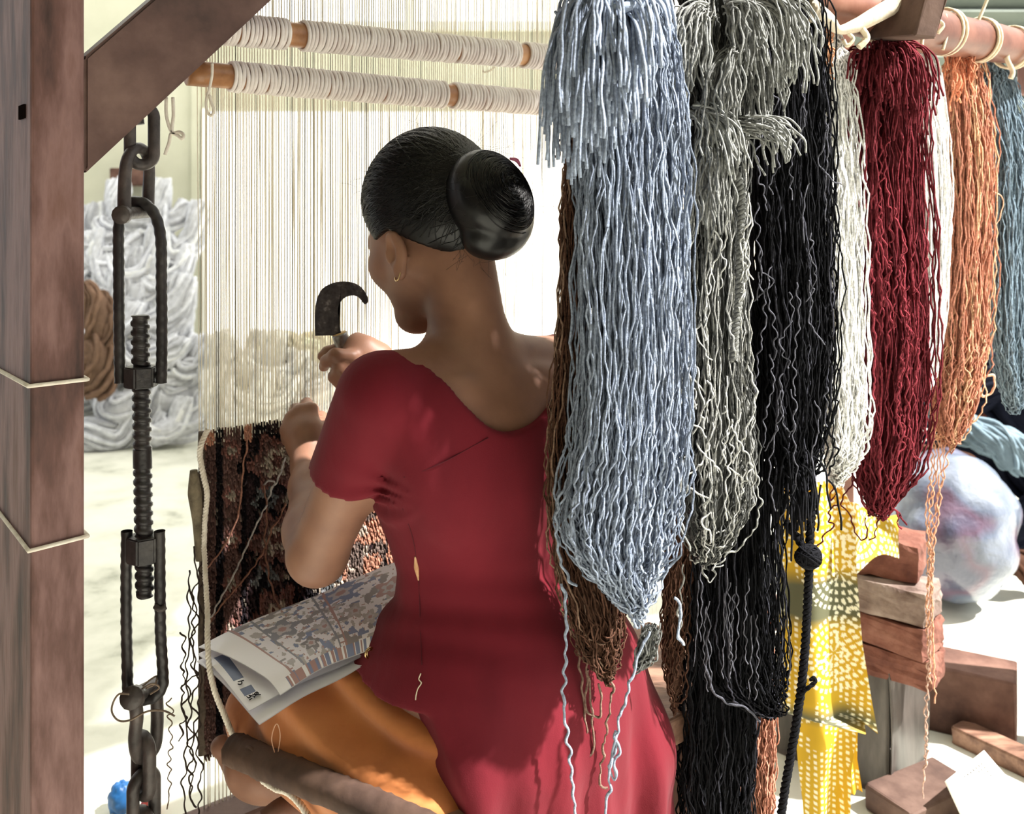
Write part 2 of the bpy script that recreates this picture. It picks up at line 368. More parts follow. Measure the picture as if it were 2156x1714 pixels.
# warp threads: front sheet and back sheet
r_ = np.random.default_rng(21)
RUG_T0, RUG_T1, RUG_TOP, RUG_BOT = t_at(432), 0.66, z_at(432, 909), z_at(420, 1592)
def warp_sheet(offs, pitch, r, z0, z1, jit, seed, n=6, tone=1.0, tstart=RUG_T0):
    q = np.random.default_rng(seed)
    tt = np.arange(tstart + .002, 1.35, pitch); tt = tt + q.normal(0, jit, len(tt))
    zz = np.linspace(0, 1, n); S = np.zeros((len(tt), n, 3)); lean = q.normal(0, jit * 1.5, len(tt))
    for i, t in enumerate(tt):
        for j, a in enumerate(zz):
            S[i, j] = W(t + lean[i] * a, offs + q.normal(0, .0006), z0 + (z1 - z0) * a)
    V, Q = tubes(S, r, 4, ref=Fv)
    base = lin(236, 228, 210); cc = []
    for i in range(len(tt)):
        f = tone * (0.95 + .1 * q.random())
        if q.random() < .09: f *= .30
        cc.append(base * f)
    C = np.repeat(np.array(cc), n * 4, axis=0)
    return V, Q, C
mw = MB()
for a in (warp_sheet(0, .0046, .00095, RUG_TOP - .02, 2.3, .0004, 1), warp_sheet(.030, .0046, .0007, RUG_TOP - .02, z_at(700, 195), .0012, 2), ): mw.add(a[0], a[1], None, a[2])
a = warp_sheet(.030, .0046, .0007, z_at(700, 90), 2.3, .001, 5); mw.add(a[0], a[1], None, a[2])
a = warp_sheet(.012, .006, .0010, .10, RUG_BOT + .02, .0006, 6); mw.add(a[0], a[1], None, a[2])
wp = mw.build('warp_threads', M['vcol'], loom); tag(wp, kind='stuff')
# ------------------------------------------------------------------ carpet on the loom
rug = empty('knotted_carpet', W(.4, 0, RUG_BOT), 'half knotted dark floral wool carpet stretched on the loom warp', 'carpet')
hgt = RUG_TOP - RUG_BOT
beam('carpet_backing', W((RUG_T0 + RUG_T1) / 2, .006, (RUG_TOP + RUG_BOT) / 2 - .002), Lv, Fv, Zv, (RUG_T1 - RUG_T0) / 2, .004, hgt / 2 - .004, mat_noise('backing', [lin(70, 58, 52), lin(110, 94, 84)], 60, .95, bump=.4), rug, .002)
px_, pz_ = .0037, .0046
gt = np.arange(RUG_T0, RUG_T1, px_); gz = np.arange(RUG_BOT, RUG_TOP, pz_)
TT, ZZ = np.meshgrid(gt, gz, indexing='ij'); TT = TT.ravel(); ZZ = ZZ.ravel(); nK = len(TT)
q = np.random.default_rng(11)
def hash2(i, j, s): return np.modf(np.abs(np.sin(i * 127.1 + j * 311.7 + s * 74.7) * 43758.5453))[0]
def vnoise(x, y, s=0):
    i = np.floor(x); j = np.floor(y); f = x - i; g = y - j; f = f * f * (3 - 2 * f); g = g * g * (3 - 2 * g)
    return (hash2(i, j, s) * (1 - f) + hash2(i + 1, j, s) * f) * (1 - g) + (hash2(i, j + 1, s) * (1 - f) + hash2(i + 1, j + 1, s) * f) * g
DK, BK, BR, RU, SAL, IV, GR = lin(46, 34, 36), lin(22, 18, 21), lin(92, 68, 64), lin(120, 82, 76), lin(186, 132, 110), lin(200, 184, 168), lin(120, 122, 124)
def rug_col(t, z):
    s = t - RUG_T0; h = RUG_TOP - z; n = len(t)
    c = np.tile(DK, (n, 1)); 
    c[vnoise(s * 40, h * 40, 1) > .48] = BR * .62
    # guard stripes of the border
    for s0, s1, cc in ((.0, .018, BR * .8), (.018, .026, BK), (.026, .056, BR * .95), (.056, .064, BK), (.17, .178, BK)):
        mk = (s >= s0) & (s < s1); c[mk] = cc
    # rosettes of the main border
    def ros(sc, hc, R, cols, squish=1.0):
        dx = s - sc; dy = (h - hc) * squish; rr = np.hypot(dx, dy); th = np.arctan2(dy, dx)
        lob = R * (1 + .22 * np.cos(6 * th))
        for k, cc in enumerate(cols): c[rr < lob * (1 - k / len(cols))] = cc
    for k in range(6):
        ros(.117, .06 + k * .125, .055, (BK, RU * .75, BR, IV * .6, RU * .6))
        ros(.041, .03 + k * .07, .014, (RU, IV * .5))
        ros(.096, .12 + k * .125, .02, (GR * .6, BK)); ros(.15, .125 + k * .125, .018, (IV * .45, BR))
    fld = s > .235
    band = (s > .178) & (s <= .235)
    c[band] = GR[None] * .5; c[band & (vnoise(s * 70, h * 70, 4) > .5)] = IV * .55; c[band & (vnoise(s * 60, h * 60, 9) > .62)] = BK
    c[fld] = SAL * .7
    c[fld & (vnoise(s * 38, h * 38, 2) > .66)] = lin(96, 82, 76)
    c[fld & (vnoise(s * 55, h * 30, 6) > .76)] = DK
    c[fld & (vnoise(s * 50, h * 45, 7) > .84)] = IV * .6
    c[fld & (np.abs(vnoise(s * 14, h * 14, 3) - .5) < .025)] = BK
    sp = vnoise(s * 160, h * 110, 12)
    c = c * (0.75 + .5 * vnoise(s * 230, h * 160, 13))[:, None]
    c[sp > .9] = c[sp > .9] * .5 + IV * .18
    topb = (h < .022) & (vnoise(s * 30, h * 0, 8) > .6); c[topb] = SAL * .8
    topk = (h < .03) & (vnoise(s * 26, h * 0 + 3, 18) > .62); c[topk] = BK
    return np.clip(c, 0, 1)
ck = rug_col(TT, ZZ)
# each knot: a small tuft, a four sided wedge leaning down and out of the backing
w_, d_ = .0021, .0062
jt = q.normal(0, .0006, nK); jd = d_ + q.normal(0, .0013, nK); jz = -.0065 + q.normal(0, .0026, nK)
edge_raise = np.where((RUG_TOP - ZZ) < .02, q.random(nK) * .005, 0)
base = Q0 + (TT + jt)[:, None] * Lv + (ZZ + edge_raise)[:, None] * Zv + .003 * Fv
tip = base - Fv * jd[:, None] + Zv * jz[:, None] + Lv * q.normal(0, .001, nK)[:, None]
crn = [(-w_, -w_), (w_, -w_), (w_, w_), (-w_, w_)]
Vt = np.concatenate([np.stack([base + a * Lv + b * Zv for a, b in crn], 1), np.stack([tip + a * .5 * Lv + b * .7 * Zv for a, b in crn], 1)], 1)
ii = np.arange(nK)[:, None, None] * 8
fq = np.array([[4, 5, 6, 7], [0, 1, 5, 4], [1, 2, 6, 5], [2, 3, 7, 6], [3, 0, 4, 7]])[None] + ii
Ct = np.repeat(ck, 8, axis=0).reshape(nK, 8, 3); Ct *= (.75 + .5 * q.random(nK))[:, None, None]
o = mesh_np('wool_pile', Vt.reshape(-1, 3), fq.reshape(-1, 4), M['vcol'], rug, False, np.clip(Ct.reshape(-1, 3), 0, 1)); tag(o, kind='stuff')
# selvedge roll at the left edge
tube_obj('selvedge', [W(RUG_T0 - .004, .003 + .002 * math.sin(k * 2.1), RUG_TOP - hgt * k / 20) for k in range(21)], [.0055, .0065, .005, .006, .0055, .0065], mat_noise('selvedge', [lin(70, 60, 52), lin(104, 92, 80)], 80, .95, bump=.5), rug, 8, 60)
# loose yarn ends hanging on the carpet face
def yarn_line(name, uv, d, r, colr, parent, amp=.0012, seed=0, sides=5, n=None):
    pts = spline([P(a, b, d if np.ndim(d) == 0 else d[i]) for i, (a, b) in enumerate(uv)], 60) if n is None else spline([P(a, b, d if np.ndim(d) == 0 else d[i]) for i, (a, b) in enumerate(uv)], n)
    g = np.random.default_rng(seed); s = np.concatenate([[0], np.cumsum(np.linalg.norm(np.diff(pts, axis=0), axis=1))])
    pts[:, 0] += wob(1, len(pts), s, amp * 1.5, .025, g)[0]; pts[:, 2] += wob(1, len(pts), s, amp, .02, g)[0]; pts[:, 1] += wob(1, len(pts), s, amp, .02, g)[0]
    rr = r * (1 + .25 * wob(1, len(pts), s, 1, .03, g)[0])
    V, Q = tubes(pts, rr[None], sides)
    return mesh_np(name, V, Q, M['yarn'], parent, True, np.tile(np.clip(colr, 0, 1), (len(V), 1)))
def dl(u, out=.016):                                  # depth of the carpet face at column u
    t = t_at(u, -out); return Q0[1] + t * Lv[1] - out * Fv[1]
rl = lin(150, 108, 92); gl = lin(168, 162, 160)
for uv, cc, sd in (([(524, 905), (520, 940), (512, 985), (508, 1040), (500, 1090), (478, 1140), (450, 1180), (428, 1205)], rl, 1),
                   ([(601, 962), (594, 985), (585, 1010), (572, 1030), (560, 1065), (540, 1105), (520, 1150), (490, 1215), (462, 1265), (445, 1300)], gl, 2),
                   ([(600, 1060), (590, 1090), (575, 1110), (560, 1150), (540, 1185), (505, 1230), (470, 1270), (440, 1312)], rl * .8, 3),
                   ([(556, 1020), (560, 1050), (562, 1090), (558, 1140), (566, 1210), (580, 1260), (598, 1300)], rl * .6, 4),
                   ([(555, 1022), (565, 1012), (578, 1016), (572, 1030)], gl * .8, 5)):
    yarn_line('yarn_end', uv, [dl(a, .014) for a, b in uv], .0015, cc, rug, .0010, sd)
# dark curly warp ends hanging beside the carpet edge
for k, (u0, amp, top, bot) in enumerate(((398, 4, 1200, 1714), (412, 5, 1150, 1700), (388, 4, 1330, 1560), (424, 5, 1180, 1720), (406, 5, 1240, 1690), (362, 3, 1470, 1705))):
    g = np.random.default_rng(50 + k); vv_ = np.linspace(top, bot, 26)
    uv = [(u0 + (vv_[i] - 1200) * -.012 + g.normal(0, amp), vv_[i]) for i in range(26)]
    yarn_line('warp_end', uv, dl(430) - .012, .0013 if k < 5 else .001, lin(58, 48, 44) if k < 5 else lin(120, 104, 88), rug, .0016, 60 + k, 5, 150)
# knotted cloth peg at the carpet's left edge
tube_obj('cloth_wrap', [P(408, 990, dl(430)), P(410, 1040, dl(430)), P(416, 1100, dl(430)), P(420, 1180, dl(430))], [.006, .011, .008, .006], mat_noise('rag', [lin(92, 84, 70), lin(140, 128, 108)], 60, .95, bump=.6), rug, 8, 30)
# white cotton rope running down the edge, over the log and down
rp_uv = [(437, 905, 1.44), (424, 935, 1.43), (421, 960, 1.43), (428, 1000, 1.43), (436, 1040, 1.43), (432, 1090, 1.43), (430, 1150, 1.43), (433, 1220, 1.40), (437, 1290, 1.375), (437, 1340, 1.35), (440, 1400, 1.33), (452, 1455, 1.32), (472, 1505, 1.315), (488, 1543, 1.318), (505, 1575, 1.325), (528, 1610, 1.30), (548, 1638, 1.25), (580, 1660, 1.23), (605, 1668, 1.22), (625, 1685, 1.21), (645, 1712, 1.20), (660, 1740, 1.19)]
tube = np.array([P(*a) for a in rp_uv]); ctr = spline(tube, 240)
sarc = np.concatenate([[0], np.cumsum(np.linalg.norm(np.diff(ctr, axis=0), axis=1))])
mb = MB()
for ph in (0, 2.094, 4.189):
    T = norm(np.gradient(ctr, axis=0)); A = norm(np.cross(T, [0, 1, 0.2])); B = np.cross(T, A); a = sarc * 420 + ph
    S = ctr + .0022 * (np.cos(a)[:, None] * A + np.sin(a)[:, None] * B)
    V, Q = tubes(S, .0025, 5); mb.add(V, Q)
o = mb.build('cotton_rope', M['cotton']); tag(o, 'thick white cotton rope hanging down the carpet edge past the log', 'rope')
# ------------------------------------------------------------------ tension chain with turnbuckle
CD = 1.375
chain = empty('tension_chain', P(300, 1714, CD), 'rusty iron chain and threaded turnbuckle hanging beside the loom post', 'chain')
def oval(c, up, side, hl, hw, n=48):
    """stadium shaped centre line: half length hl, half width hw"""
    pts = []
    for i in range(n):
        a = 2 * np.pi * i / n; x = hw * math.cos(a); y = hw * math.sin(a)
        y += (hl - hw) * (1 if math.sin(a) >= 0 else -1)
        pts.append(np.asarray(c) + x * np.asarray(side) + y * np.asarray(up))
    pts = np.array(pts); return np.vstack([pts, pts[:1], pts[1:2]])
def link(name, c, side, hl, hw, r, mat, up=Zv):
    p = oval(c, up, norm(np.asarray(side, float)), hl, hw)
    V, Q = tubes(p, r, 12); return mesh_np(name, V, Q, mat, chain)
px = CD / FPX
link('link', P(299, 285, CD), [.85, .5, 0], 62 * px, 24 * px, 12.5 * px, M['iron'])
# shackle: bent bar with a bolt through its eyes
def bar(name, uvd, r, mat, sides=12, n=50): return tube_obj(name, [P(*a) for a in uvd], r, mat, chain, sides, n)
bar('shackle', [(262, 450, CD - .03), (262, 400, CD - .03), (266, 345, CD - .025), (278, 318, CD - .012), (294, 312, CD + .004), (308, 324, CD + .02), (314, 355, CD + .026), (313, 400, CD + .028), (312, 450, CD + .028)], [14 * px, 13 * px, 12 * px, 12 * px, 12 * px, 12.5 * px, 13 * px], M['iron'])
bar('bolt', [(252, 452, CD - .05), (275, 449, CD - .02), (322, 445, CD + .045)], 13 * px, M['iron'], n=12)
bar('bolt_head', [(254, 453, CD - .052), (260, 452, CD - .042)], 19 * px, M['iron'], n=6)
def twisted(name, uvd, r, parent, pitch=.008, n=220, mat=None):
    p = spline([P(*a) for a in uvd], n); s = np.concatenate([[0], np.cumsum(np.linalg.norm(np.diff(p, axis=0), axis=1))])
    V, Q = tubes(p, r, 14); V = V.reshape(n, 14, 3)
    th = np.arange(14) * 2 * np.pi / 14
    rad = 1 + .05 * np.sign(np.cos(2 * th[None] + 2 * np.pi * s[:, None] / (pitch * 2))) * np.abs(np.cos(2 * th[None] + 2 * np.pi * s[:, None] / (pitch * 2))) ** .5
    V = p[:, None] + (V - p[:, None]) * rad[:, :, None]
    return mesh_np(name, V.reshape(-1, 3), Q, mat or M['iron_black'], parent)
twisted('upper_loop', [(253, 806, CD), (251, 700, CD), (250, 560, CD), (250, 480, CD + .002), (258, 440, CD + .004), (285, 424, CD + .004), (312, 434, CD + .004), (330, 462, CD + .003), (339, 510, CD), (340, 600, CD), (341, 700, CD), (340, 806, CD)], 11.5 * px, chain)
nutm = M['iron_black']
def nut(name, u, v, hw, hh, hd=.024):
    c = P(u, v, CD); bm = bmesh.new(); bmesh.ops.create_cone(bm, cap_ends=True, segments=6, radius1=1, radius2=1, depth=2)
    bmesh.ops.bevel(bm, geom=list(bm.edges), offset=.1, segments=2, affect='EDGES')
    V = np.array([[v_.co.x * hw, v_.co.y * hd, v_.co.z * hh] for v_ in bm.verts]) + c; bm.verts.index_update()
    fs = [[v_.index for v_ in f.verts] for f in bm.faces]; bm.free()
    me = bpy.data.meshes.new(name); me.from_pydata([tuple(x - np.array(WORLD_LOC(chain))) for x in V], [], fs); me.materials.append(nutm)
    o = bpy.data.objects.new(name, me); COL.objects.link(o); o.parent = chain; return o
nut('nut', 297, 793, 36 * px, 22 * px); nut('nut', 302, 1155, 36 * px, 27 * px)
n = 900; a_, b_ = P(295, 664, CD), P(305, 1256, CD); sT = np.linspace(0, 1, n); pr = a_ + (b_ - a_) * sT[:, None]
Lr = np.linalg.norm(b_ - a_); ph = 2 * np.pi * sT * Lr / .0135
V, Q, T3 = tubes(pr, (17.5 * px) * np.ones((1, n)), 20, cap=True)
Vr = V[:n * 20].reshape(n, 20, 3); th = np.arange(20) * 2 * np.pi / 20
prof = 1 + .11 * np.clip(1.6 * np.sin(ph[:, None] + th[None]), -1, 1)
vband = 664 + sT * 592; flat = (vband > 944) & (vband < 984); prof[flat] = 1.1; prof[vband > 1245] *= .9
Vr = pr[:, None] + (Vr - pr[:, None]) * prof[:, :, None]; V[:n * 20] = Vr.reshape(-1, 3)
mesh_np('threaded_rod', V, [Q, T3], M['iron_black'], chain)
twisted('lower_loop', [(267, 1118, CD), (266, 1200, CD), (266, 1300, CD), (268, 1400, CD), (270, 1450, CD), (285, 1472, CD + .004), (320, 1470, CD + .004), (342, 1445, CD + .002), (342, 1400, CD), (338, 1330, CD), (337, 1240, CD), (336, 1118, CD)], 11.5 * px, chain)
bar('wire_wrap', [(326, 1276, CD - .008), (338, 1283, CD - .010), (349, 1277, CD - .006)], 6 * px, M['iron'], n=12)
bar('bolt', [(268, 1470, CD - .04), (300, 1458, CD + .005), (336, 1440, CD + .04)], 17 * px, M['iron'], n=14)
bar('bolt_head', [(276, 1470, CD - .046), (284, 1467, CD - .03)], 23 * px, M['iron'], n=6)
bar('shackle', [(283, 1470, CD - .035), (288, 1510, CD - .03), (284, 1555, CD - .02), (290, 1590, CD - .005), (306, 1594, CD + .012), (326, 1570, CD + .026), (331, 1520, CD + .03), (330, 1465, CD + .03)], 13.5 * px, M['iron'])
link('link', P(302, 1612, CD), [.75, -.66, 0], 60 * px, 26 * px, 13.5 * px, M['iron'])
link('link', P(303, 1690, CD), [.55, .83, 0], 62 * px, 26 * px, 13 * px, M['iron'])
link('link', P(302, 1770, CD), [.8, -.6, 0], 60 * px, 26 * px, 13 * px, M['iron'])
link('link', P(302, 1850, CD), [.55, .83, 0], 60 * px, 26 * px, 13 * px, M['iron'])
wirem = mat_noise('wire', [lin(96, 82, 72), lin(140, 122, 106)], 60, .8, bump=.2)
for uvd in ([(272, 1462, CD - .05), (250, 1462, CD - .05), (238, 1480, CD - .05), (236, 1500, CD - .05), (250, 1517, CD - .05), (275, 1516, CD - .05), (310, 1498, CD - .05), (345, 1497, CD - .04), (368, 1508, CD - .04)],
            [(300, 1445, CD - .03), (318, 1430, CD - .02), (330, 1424, CD), (326, 1440, CD - .02), (308, 1450, CD - .03)],
            [(296, 1452, CD - .03), (320, 1440, CD - .03), (335, 1448, CD - .02), (316, 1462, CD - .03)]):
    tube_obj('wire', [P(*a) for a in uvd], .0014, wirem, chain, 5, 60)
# iron hook plate that takes the chain on the brace
bar('hanger', [(292, 262, CD + .004), (290, 235, CD + .004), (300, 205, CD + .004)], 12 * px, M['iron'], n=14)

# ------------------------------------------------------------------ woman: signed distance body
BX = np.array([-.018, 1.27, 0.0])
def B(l, f, z): return BX + l * Lv + f * Fv + z * Zv
class Vol:
    def __init__(s, lo, hi, h):
        s.lo = np.array(lo, float); s.h = h; s.n = np.ceil((np.array(hi) - s.lo) / h).astype(int) + 1
        s.a = np.full(s.n, 1.0, np.float32)
        s.ax = [(s.lo[i] + np.arange(s.n[i]) * h).astype(np.float32) for i in range(3)]
    def sl(s, lo, hi):
        i0 = np.clip(np.floor((np.asarray(lo) - s.lo) / s.h).astype(int), 0, s.n); i1 = np.clip(np.ceil((np.asarray(hi) - s.lo) / s.h).astype(int) + 1, 0, s.n)
        return tuple(slice(a, b) for a, b in zip(i0, i1))
    def grid(s, sl): return s.ax[0][sl[0]][:, None, None], s.ax[1][sl[1]][None, :, None], s.ax[2][sl[2]][None, None, :]
    def op(s, fn, lo, hi, k, sub=False):
        m = k + 3 * s.h + .004; S = s.sl(np.asarray(lo) - m, np.asarray(hi) + m); X, Y, Z = s.grid(S)
        if any(q.size == 0 for q in (X, Y, Z)): return
        d = fn(X, Y, Z); a = s.a[S]
        if sub: s.a[S] = -smin(-a, d, k)
        else: s.a[S] = smin(a, d, k)
    def cone(s, p, q, ra, rb, k=.012, sub=False):
        p = np.asarray(p, float); q = np.asarray(q, float); ab = q - p; L2 = max(ab @ ab, 1e-9); R = max(ra, rb)
        def fn(X, Y, Z):
            x, y, z = X - p[0], Y - p[1], Z - p[2]
            t = np.clip((x * ab[0] + y * ab[1] + z * ab[2]) / L2, 0, 1)
            return np.sqrt((x - t * ab[0]) ** 2 + (y - t * ab[1]) ** 2 + (z - t * ab[2]) ** 2) - (ra + (rb - ra) * t)
        s.op(fn, np.minimum(p, q) - R, np.maximum(p, q) + R, k, sub)
    def ell(s, c, r, R=None, k=.012, sub=False):
        c = np.asarray(c, float); r = np.asarray(r, float); R = np.eye(3) if R is None else np.asarray(R); e = np.abs(R.T) @ r
        def fn(X, Y, Z):
            x, y, z = X - c[0], Y - c[1], Z - c[2]
            a, b, g = [R[i][0] * x + R[i][1] * y + R[i][2] * z for i in range(3)]
            k0 = np.sqrt((a / r[0]) ** 2 + (b / r[1]) ** 2 + (g / r[2]) ** 2); k1 = np.sqrt((a / r[0] ** 2) ** 2 + (b / r[1] ** 2) ** 2 + (g / r[2] ** 2) ** 2)
            return k0 * (k0 - 1) / np.maximum(k1, 1e-4)
        s.op(fn, c - e, c + e, k, sub)
    def chain(s, pts, rs, k=.006):
        for i in range(len(pts) - 1): s.cone(pts[i], pts[i + 1], rs[i], rs[i + 1], k)
    def sample(s, p):
        q = (p - s.lo) / s.h; i = np.clip(np.floor(q).astype(int), 0, s.n - 2); f = q - i; out = 0
        for dx in (0, 1):
            for dy in (0, 1):
                for dz in (0, 1):
                    w = (f[:, 0] if dx else 1 - f[:, 0]) * (f[:, 1] if dy else 1 - f[:, 1]) * (f[:, 2] if dz else 1 - f[:, 2])
                    out = out + w * s.a[i[:, 0] + dx, i[:, 1] + dy, i[:, 2] + dz]
        return out
    def grad(s, p, e=.003):
        return norm(np.stack([s.sample(p + d) - s.sample(p - d) for d in np.eye(3) * e], -1))
    def mesh(s):
        a = s.a; neg = a < 0
        c = neg[:-1, :-1, :-1].astype(np.int8); cnt = np.zeros_like(c)
        for dx in (0, 1):
            for dy in (0, 1):
                for dz in (0, 1): cnt += neg[dx:a.shape[0] - 1 + dx, dy:a.shape[1] - 1 + dy, dz:a.shape[2] - 1 + dz]
        act = (cnt > 0) & (cnt < 8); I = np.argwhere(act); vid = np.full(act.shape, -1, np.int32); vid[act] = np.arange(len(I))
        acc = np.zeros((len(I), 3)); num = np.zeros(len(I))
        cor = [(0, 0, 0), (1, 0, 0), (0, 1, 0), (1, 1, 0), (0, 0, 1), (1, 0, 1), (0, 1, 1), (1, 1, 1)]
        val = [a[I[:, 0] + d[0], I[:, 1] + d[1], I[:, 2] + d[2]] for d in cor]
        for i in range(8):
            for j in range(i + 1, 8):
                if sum(abs(cor[i][k] - cor[j][k]) for k in range(3)) != 1: continue
                m = (val[i] < 0) != (val[j] < 0); t = np.where(m, val[i] / np.where(m, val[i] - val[j], 1), 0)
                p = np.array(cor[i])[None] + t[:, None] * (np.array(cor[j]) - np.array(cor[i]))[None]
                acc[m] += p[m]; num[m] += 1
        V = s.lo + (I + acc / num[:, None]) * s.h
        Qs = []
        for ax in range(3):
            o = [x for x in range(3) if x != ax]
            n0 = np.take(neg, range(a.shape[ax] - 1), ax); n1 = np.take(neg, range(1, a.shape[ax]), ax)
            ch = n0 != n1; E = np.argwhere(ch)
            E = E[(E[:, o[0]] > 0) & (E[:, o[1]] > 0) & (E[:, o[0]] < a.shape[o[0]] - 1) & (E[:, o[1]] < a.shape[o[1]] - 1)]
            fl = n0[E[:, 0], E[:, 1], E[:, 2]]
            qd = []
            for d0, d1 in ((0, 0), (1, 0), (1, 1), (0, 1)):
                C = E.copy(); C[:, o[0]] -= d0; C[:, o[1]] -= d1; qd.append(vid[C[:, 0], C[:, 1], C[:, 2]])
            qd = np.stack(qd, -1); flip = fl if ax != 1 else ~fl
            qd[~flip] = qd[~flip][:, ::-1]
            Qs.append(qd)
        Q = np.concatenate(Qs); Q = Q[(Q >= 0).all(1)]
        return V, Q
def smin(a, b, k):
    if k <= 0: return np.minimum(a, b)
    h = np.maximum(k - np.abs(a - b), 0) / k
    return np.minimum(a, b) - h * h * k * .25
# --- key points
CL = -.034                                    # the upper spine leans to her left
SHL = P(806, 838, 1.165); ELL = P(668, 1168, 1.262); WRL = P(652, 985, 1.465)
SHR = B(.118, .005, .962); ELR = B(.02, .27, .85); WRR = P(792, 757, 1.485)
NB = B(CL + .002, .012, .975)
Hc = P(902, 434, 1.315)
pit = math.radians(24); yaw = math.radians(6)
hF0 = Fv * math.cos(yaw) - Lv * math.sin(yaw); hR = Lv * math.cos(yaw) + Fv * math.sin(yaw)
hF = hF0 * math.cos(pit) - Zv * math.sin(pit); hU = hF0 * math.sin(pit) + Zv * math.cos(pit)
HR = np.stack([hR, hF, hU])                   # rows: head axes
def H(r, f, u): return Hc + r * hR + f * hF + u * hU
Rz = np.stack([Lv, Fv, Zv])
def torso(v, o=0.0):
    v.ell(B(0, .0, .605), (.158 + o, .118 + o, .112 + o), Rz, .05)
    v.ell(B(-.008, .012, .72), (.118 + o, .088 + o, .14 + o), Rz, .05)
    v.ell(B(CL + .006, .022, .865), (.138 + o, .098 + o, .135 + o), Rz, .05)
    v.ell(B(CL - .01, .03, .935), (.135 + o, .082 + o, .075 + o), Rz, .04)
    v.cone(B(CL - .05, .105, .85), B(CL - .05, .11, .845), .042 + o, .040 + o, .04); v.cone(B(CL + .06, .105, .85), B(CL + .06, .11, .845), .042 + o, .040 + o, .04)
    v.cone(SHL + Lv * .01, NB + [0, 0, -.01], .040 + o, .045 + o, .04); v.cone(SHR - Lv * .01, NB + [0, 0, -.01], .040 + o, .045 + o, .04)
    # shoulder blades
    v.ell(B(CL - .07, -.044, .90), (.05 + o, .022 + o, .07 + o), Rz, .07); v.ell(B(CL + .07, -.044, .90), (.05 + o, .022 + o, .07 + o), Rz, .07)
def upper_arm_l(v, o=0.0, t1=1.0):
    e = SHL + (ELL - SHL) * t1
    v.cone(SHL, e, .046 + o, (.046 * (1 - t1) + .037 * t1) + o, .03)
def upper_arm_r(v, o=0.0, t1=1.0):
    e = SHR + (ELR - SHR) * t1
    v.cone(SHR, e, .046 + o, .038 + o, .03)
vb = Vol((-.56, 1.0, .22), (.22, 1.70, 1.34), .0038)
torso(vb); upper_arm_l(vb); upper_arm_r(vb)
# neck and trapezius
v = vb
v.cone(NB + [-.004, 0, -.01], H(-.004, -.026, -.085), .049, .044, .035); v.cone(NB + [0, 0, .022], SHR + [0, 0, .012], .030, .028, .05); v.cone(NB + [0, 0, .012], SHL + [0, 0, .006], .028, .028, .05)
v.cone(B(CL, -.018, .985), H(-.002, -.046, -.07), .034, .034, .03)
# forearms
v.chain([ELL, ELL + (WRL - ELL) * .25, ELL + (WRL - ELL) * .75, WRL], [.037, .041, .030, .026], .02)
v.chain([ELR, ELR + (WRR - ELR) * .25, WRR], [.036, .039, .025], .02)
# head
v.ell(H(0, 0, 0), (.077, .096, .092), HR, .02)
v.ell(H(0, .045, -.06), (.062, .058, .075), HR, .03)
v.cone(H(-.045, .01, -.085), H(-.012, .082, -.128), .026, .020, .03); v.cone(H(.045, .01, -.085), H(.012, .082, -.128), .026, .020, .03)
v.ell(H(0, .088, -.132), (.022, .016, .016), HR, .02)
v.cone(H(-.03, .09, -.02), H(.03, .09, -.02), .013, .013, .02)                     # brow ridge
v.cone(H(0, .100, -.035), H(0, .117, -.068), .007, .010, .012); v.ell(H(0, .108, -.074), (.016, .010, .008), HR, .008)   # nose
v.ell(H(-.040, .072, -.062), (.022, .022, .02), HR, .03); v.ell(H(.040, .072, -.062), (.022, .022, .02), HR, .03)     # cheeks
v.ell(H(-.032, .100, -.038), (.014, .010, .009), HR, .01, True); v.ell(H(.032, .100, -.038), (.014, .010, .009), HR, .01, True)
v.ell(H(-.031, .089, -.039), (.011, .009, .009), HR, .004); v.ell(H(.031, .089, -.039), (.011, .009, .009), HR, .004)    # closed lids
v.ell(H(0, .101, -.096), (.022, .008, .006), HR, .006); v.ell(H(0, .100, -.106), (.019, .008, .006), HR, .006)          # lips
# ears
for sgn in (-1, 1):
    ec = H(sgn * .080, -.004, -.066)
    Re = np.stack([norm(sgn * hR - .35 * hF), norm(hF + .35 * sgn * hR), hU])
    v.ell(ec, (.008, .0165, .029), Re, .006)
    v.ell(ec + sgn * hR * .008 + hF * .004 + hU * .002, (.008, .009, .019), Re, .003, True)
    v.ell(ec - hU * .030 + hF * .004, (.006, .009, .010), Re, .008)
    v.ell(ec + hF * .016 - hU * .004, (.005, .005, .008), Re, .005)
# left hand: loose fist seen from the back, pinching the warp
hl = P(645, 925, 1.505)
v.chain([WRL, hl], [.026, .030], .015)
v.ell(hl + [0, .004, -.004], (.033, .024, .036), None, .015)
kn = [P(606, 905, 1.512), P(615, 882, 1.522), P(632, 868, 1.530), P(655, 864, 1.534)]
ps = [P(604, 925, 1.545), P(608, 900, 1.558), P(622, 862, 1.562), P(645, 850, 1.568)]
ts = [P(640, 950, 1.550), P(640, 925, 1.560), P(645, 895, 1.566), P(655, 880, 1.582)]
for i in range(4):
    v.cone(hl, kn[i], .018, .0125, .012); v.chain([kn[i], ps[i], ts[i]], [.0120, .0100, .0082], .004)
v.chain([P(680, 950, 1.50), P(692, 905, 1.528), P(676, 880, 1.555), P(660, 872, 1.580)], [.015, .0125, .0105, .008], .006)
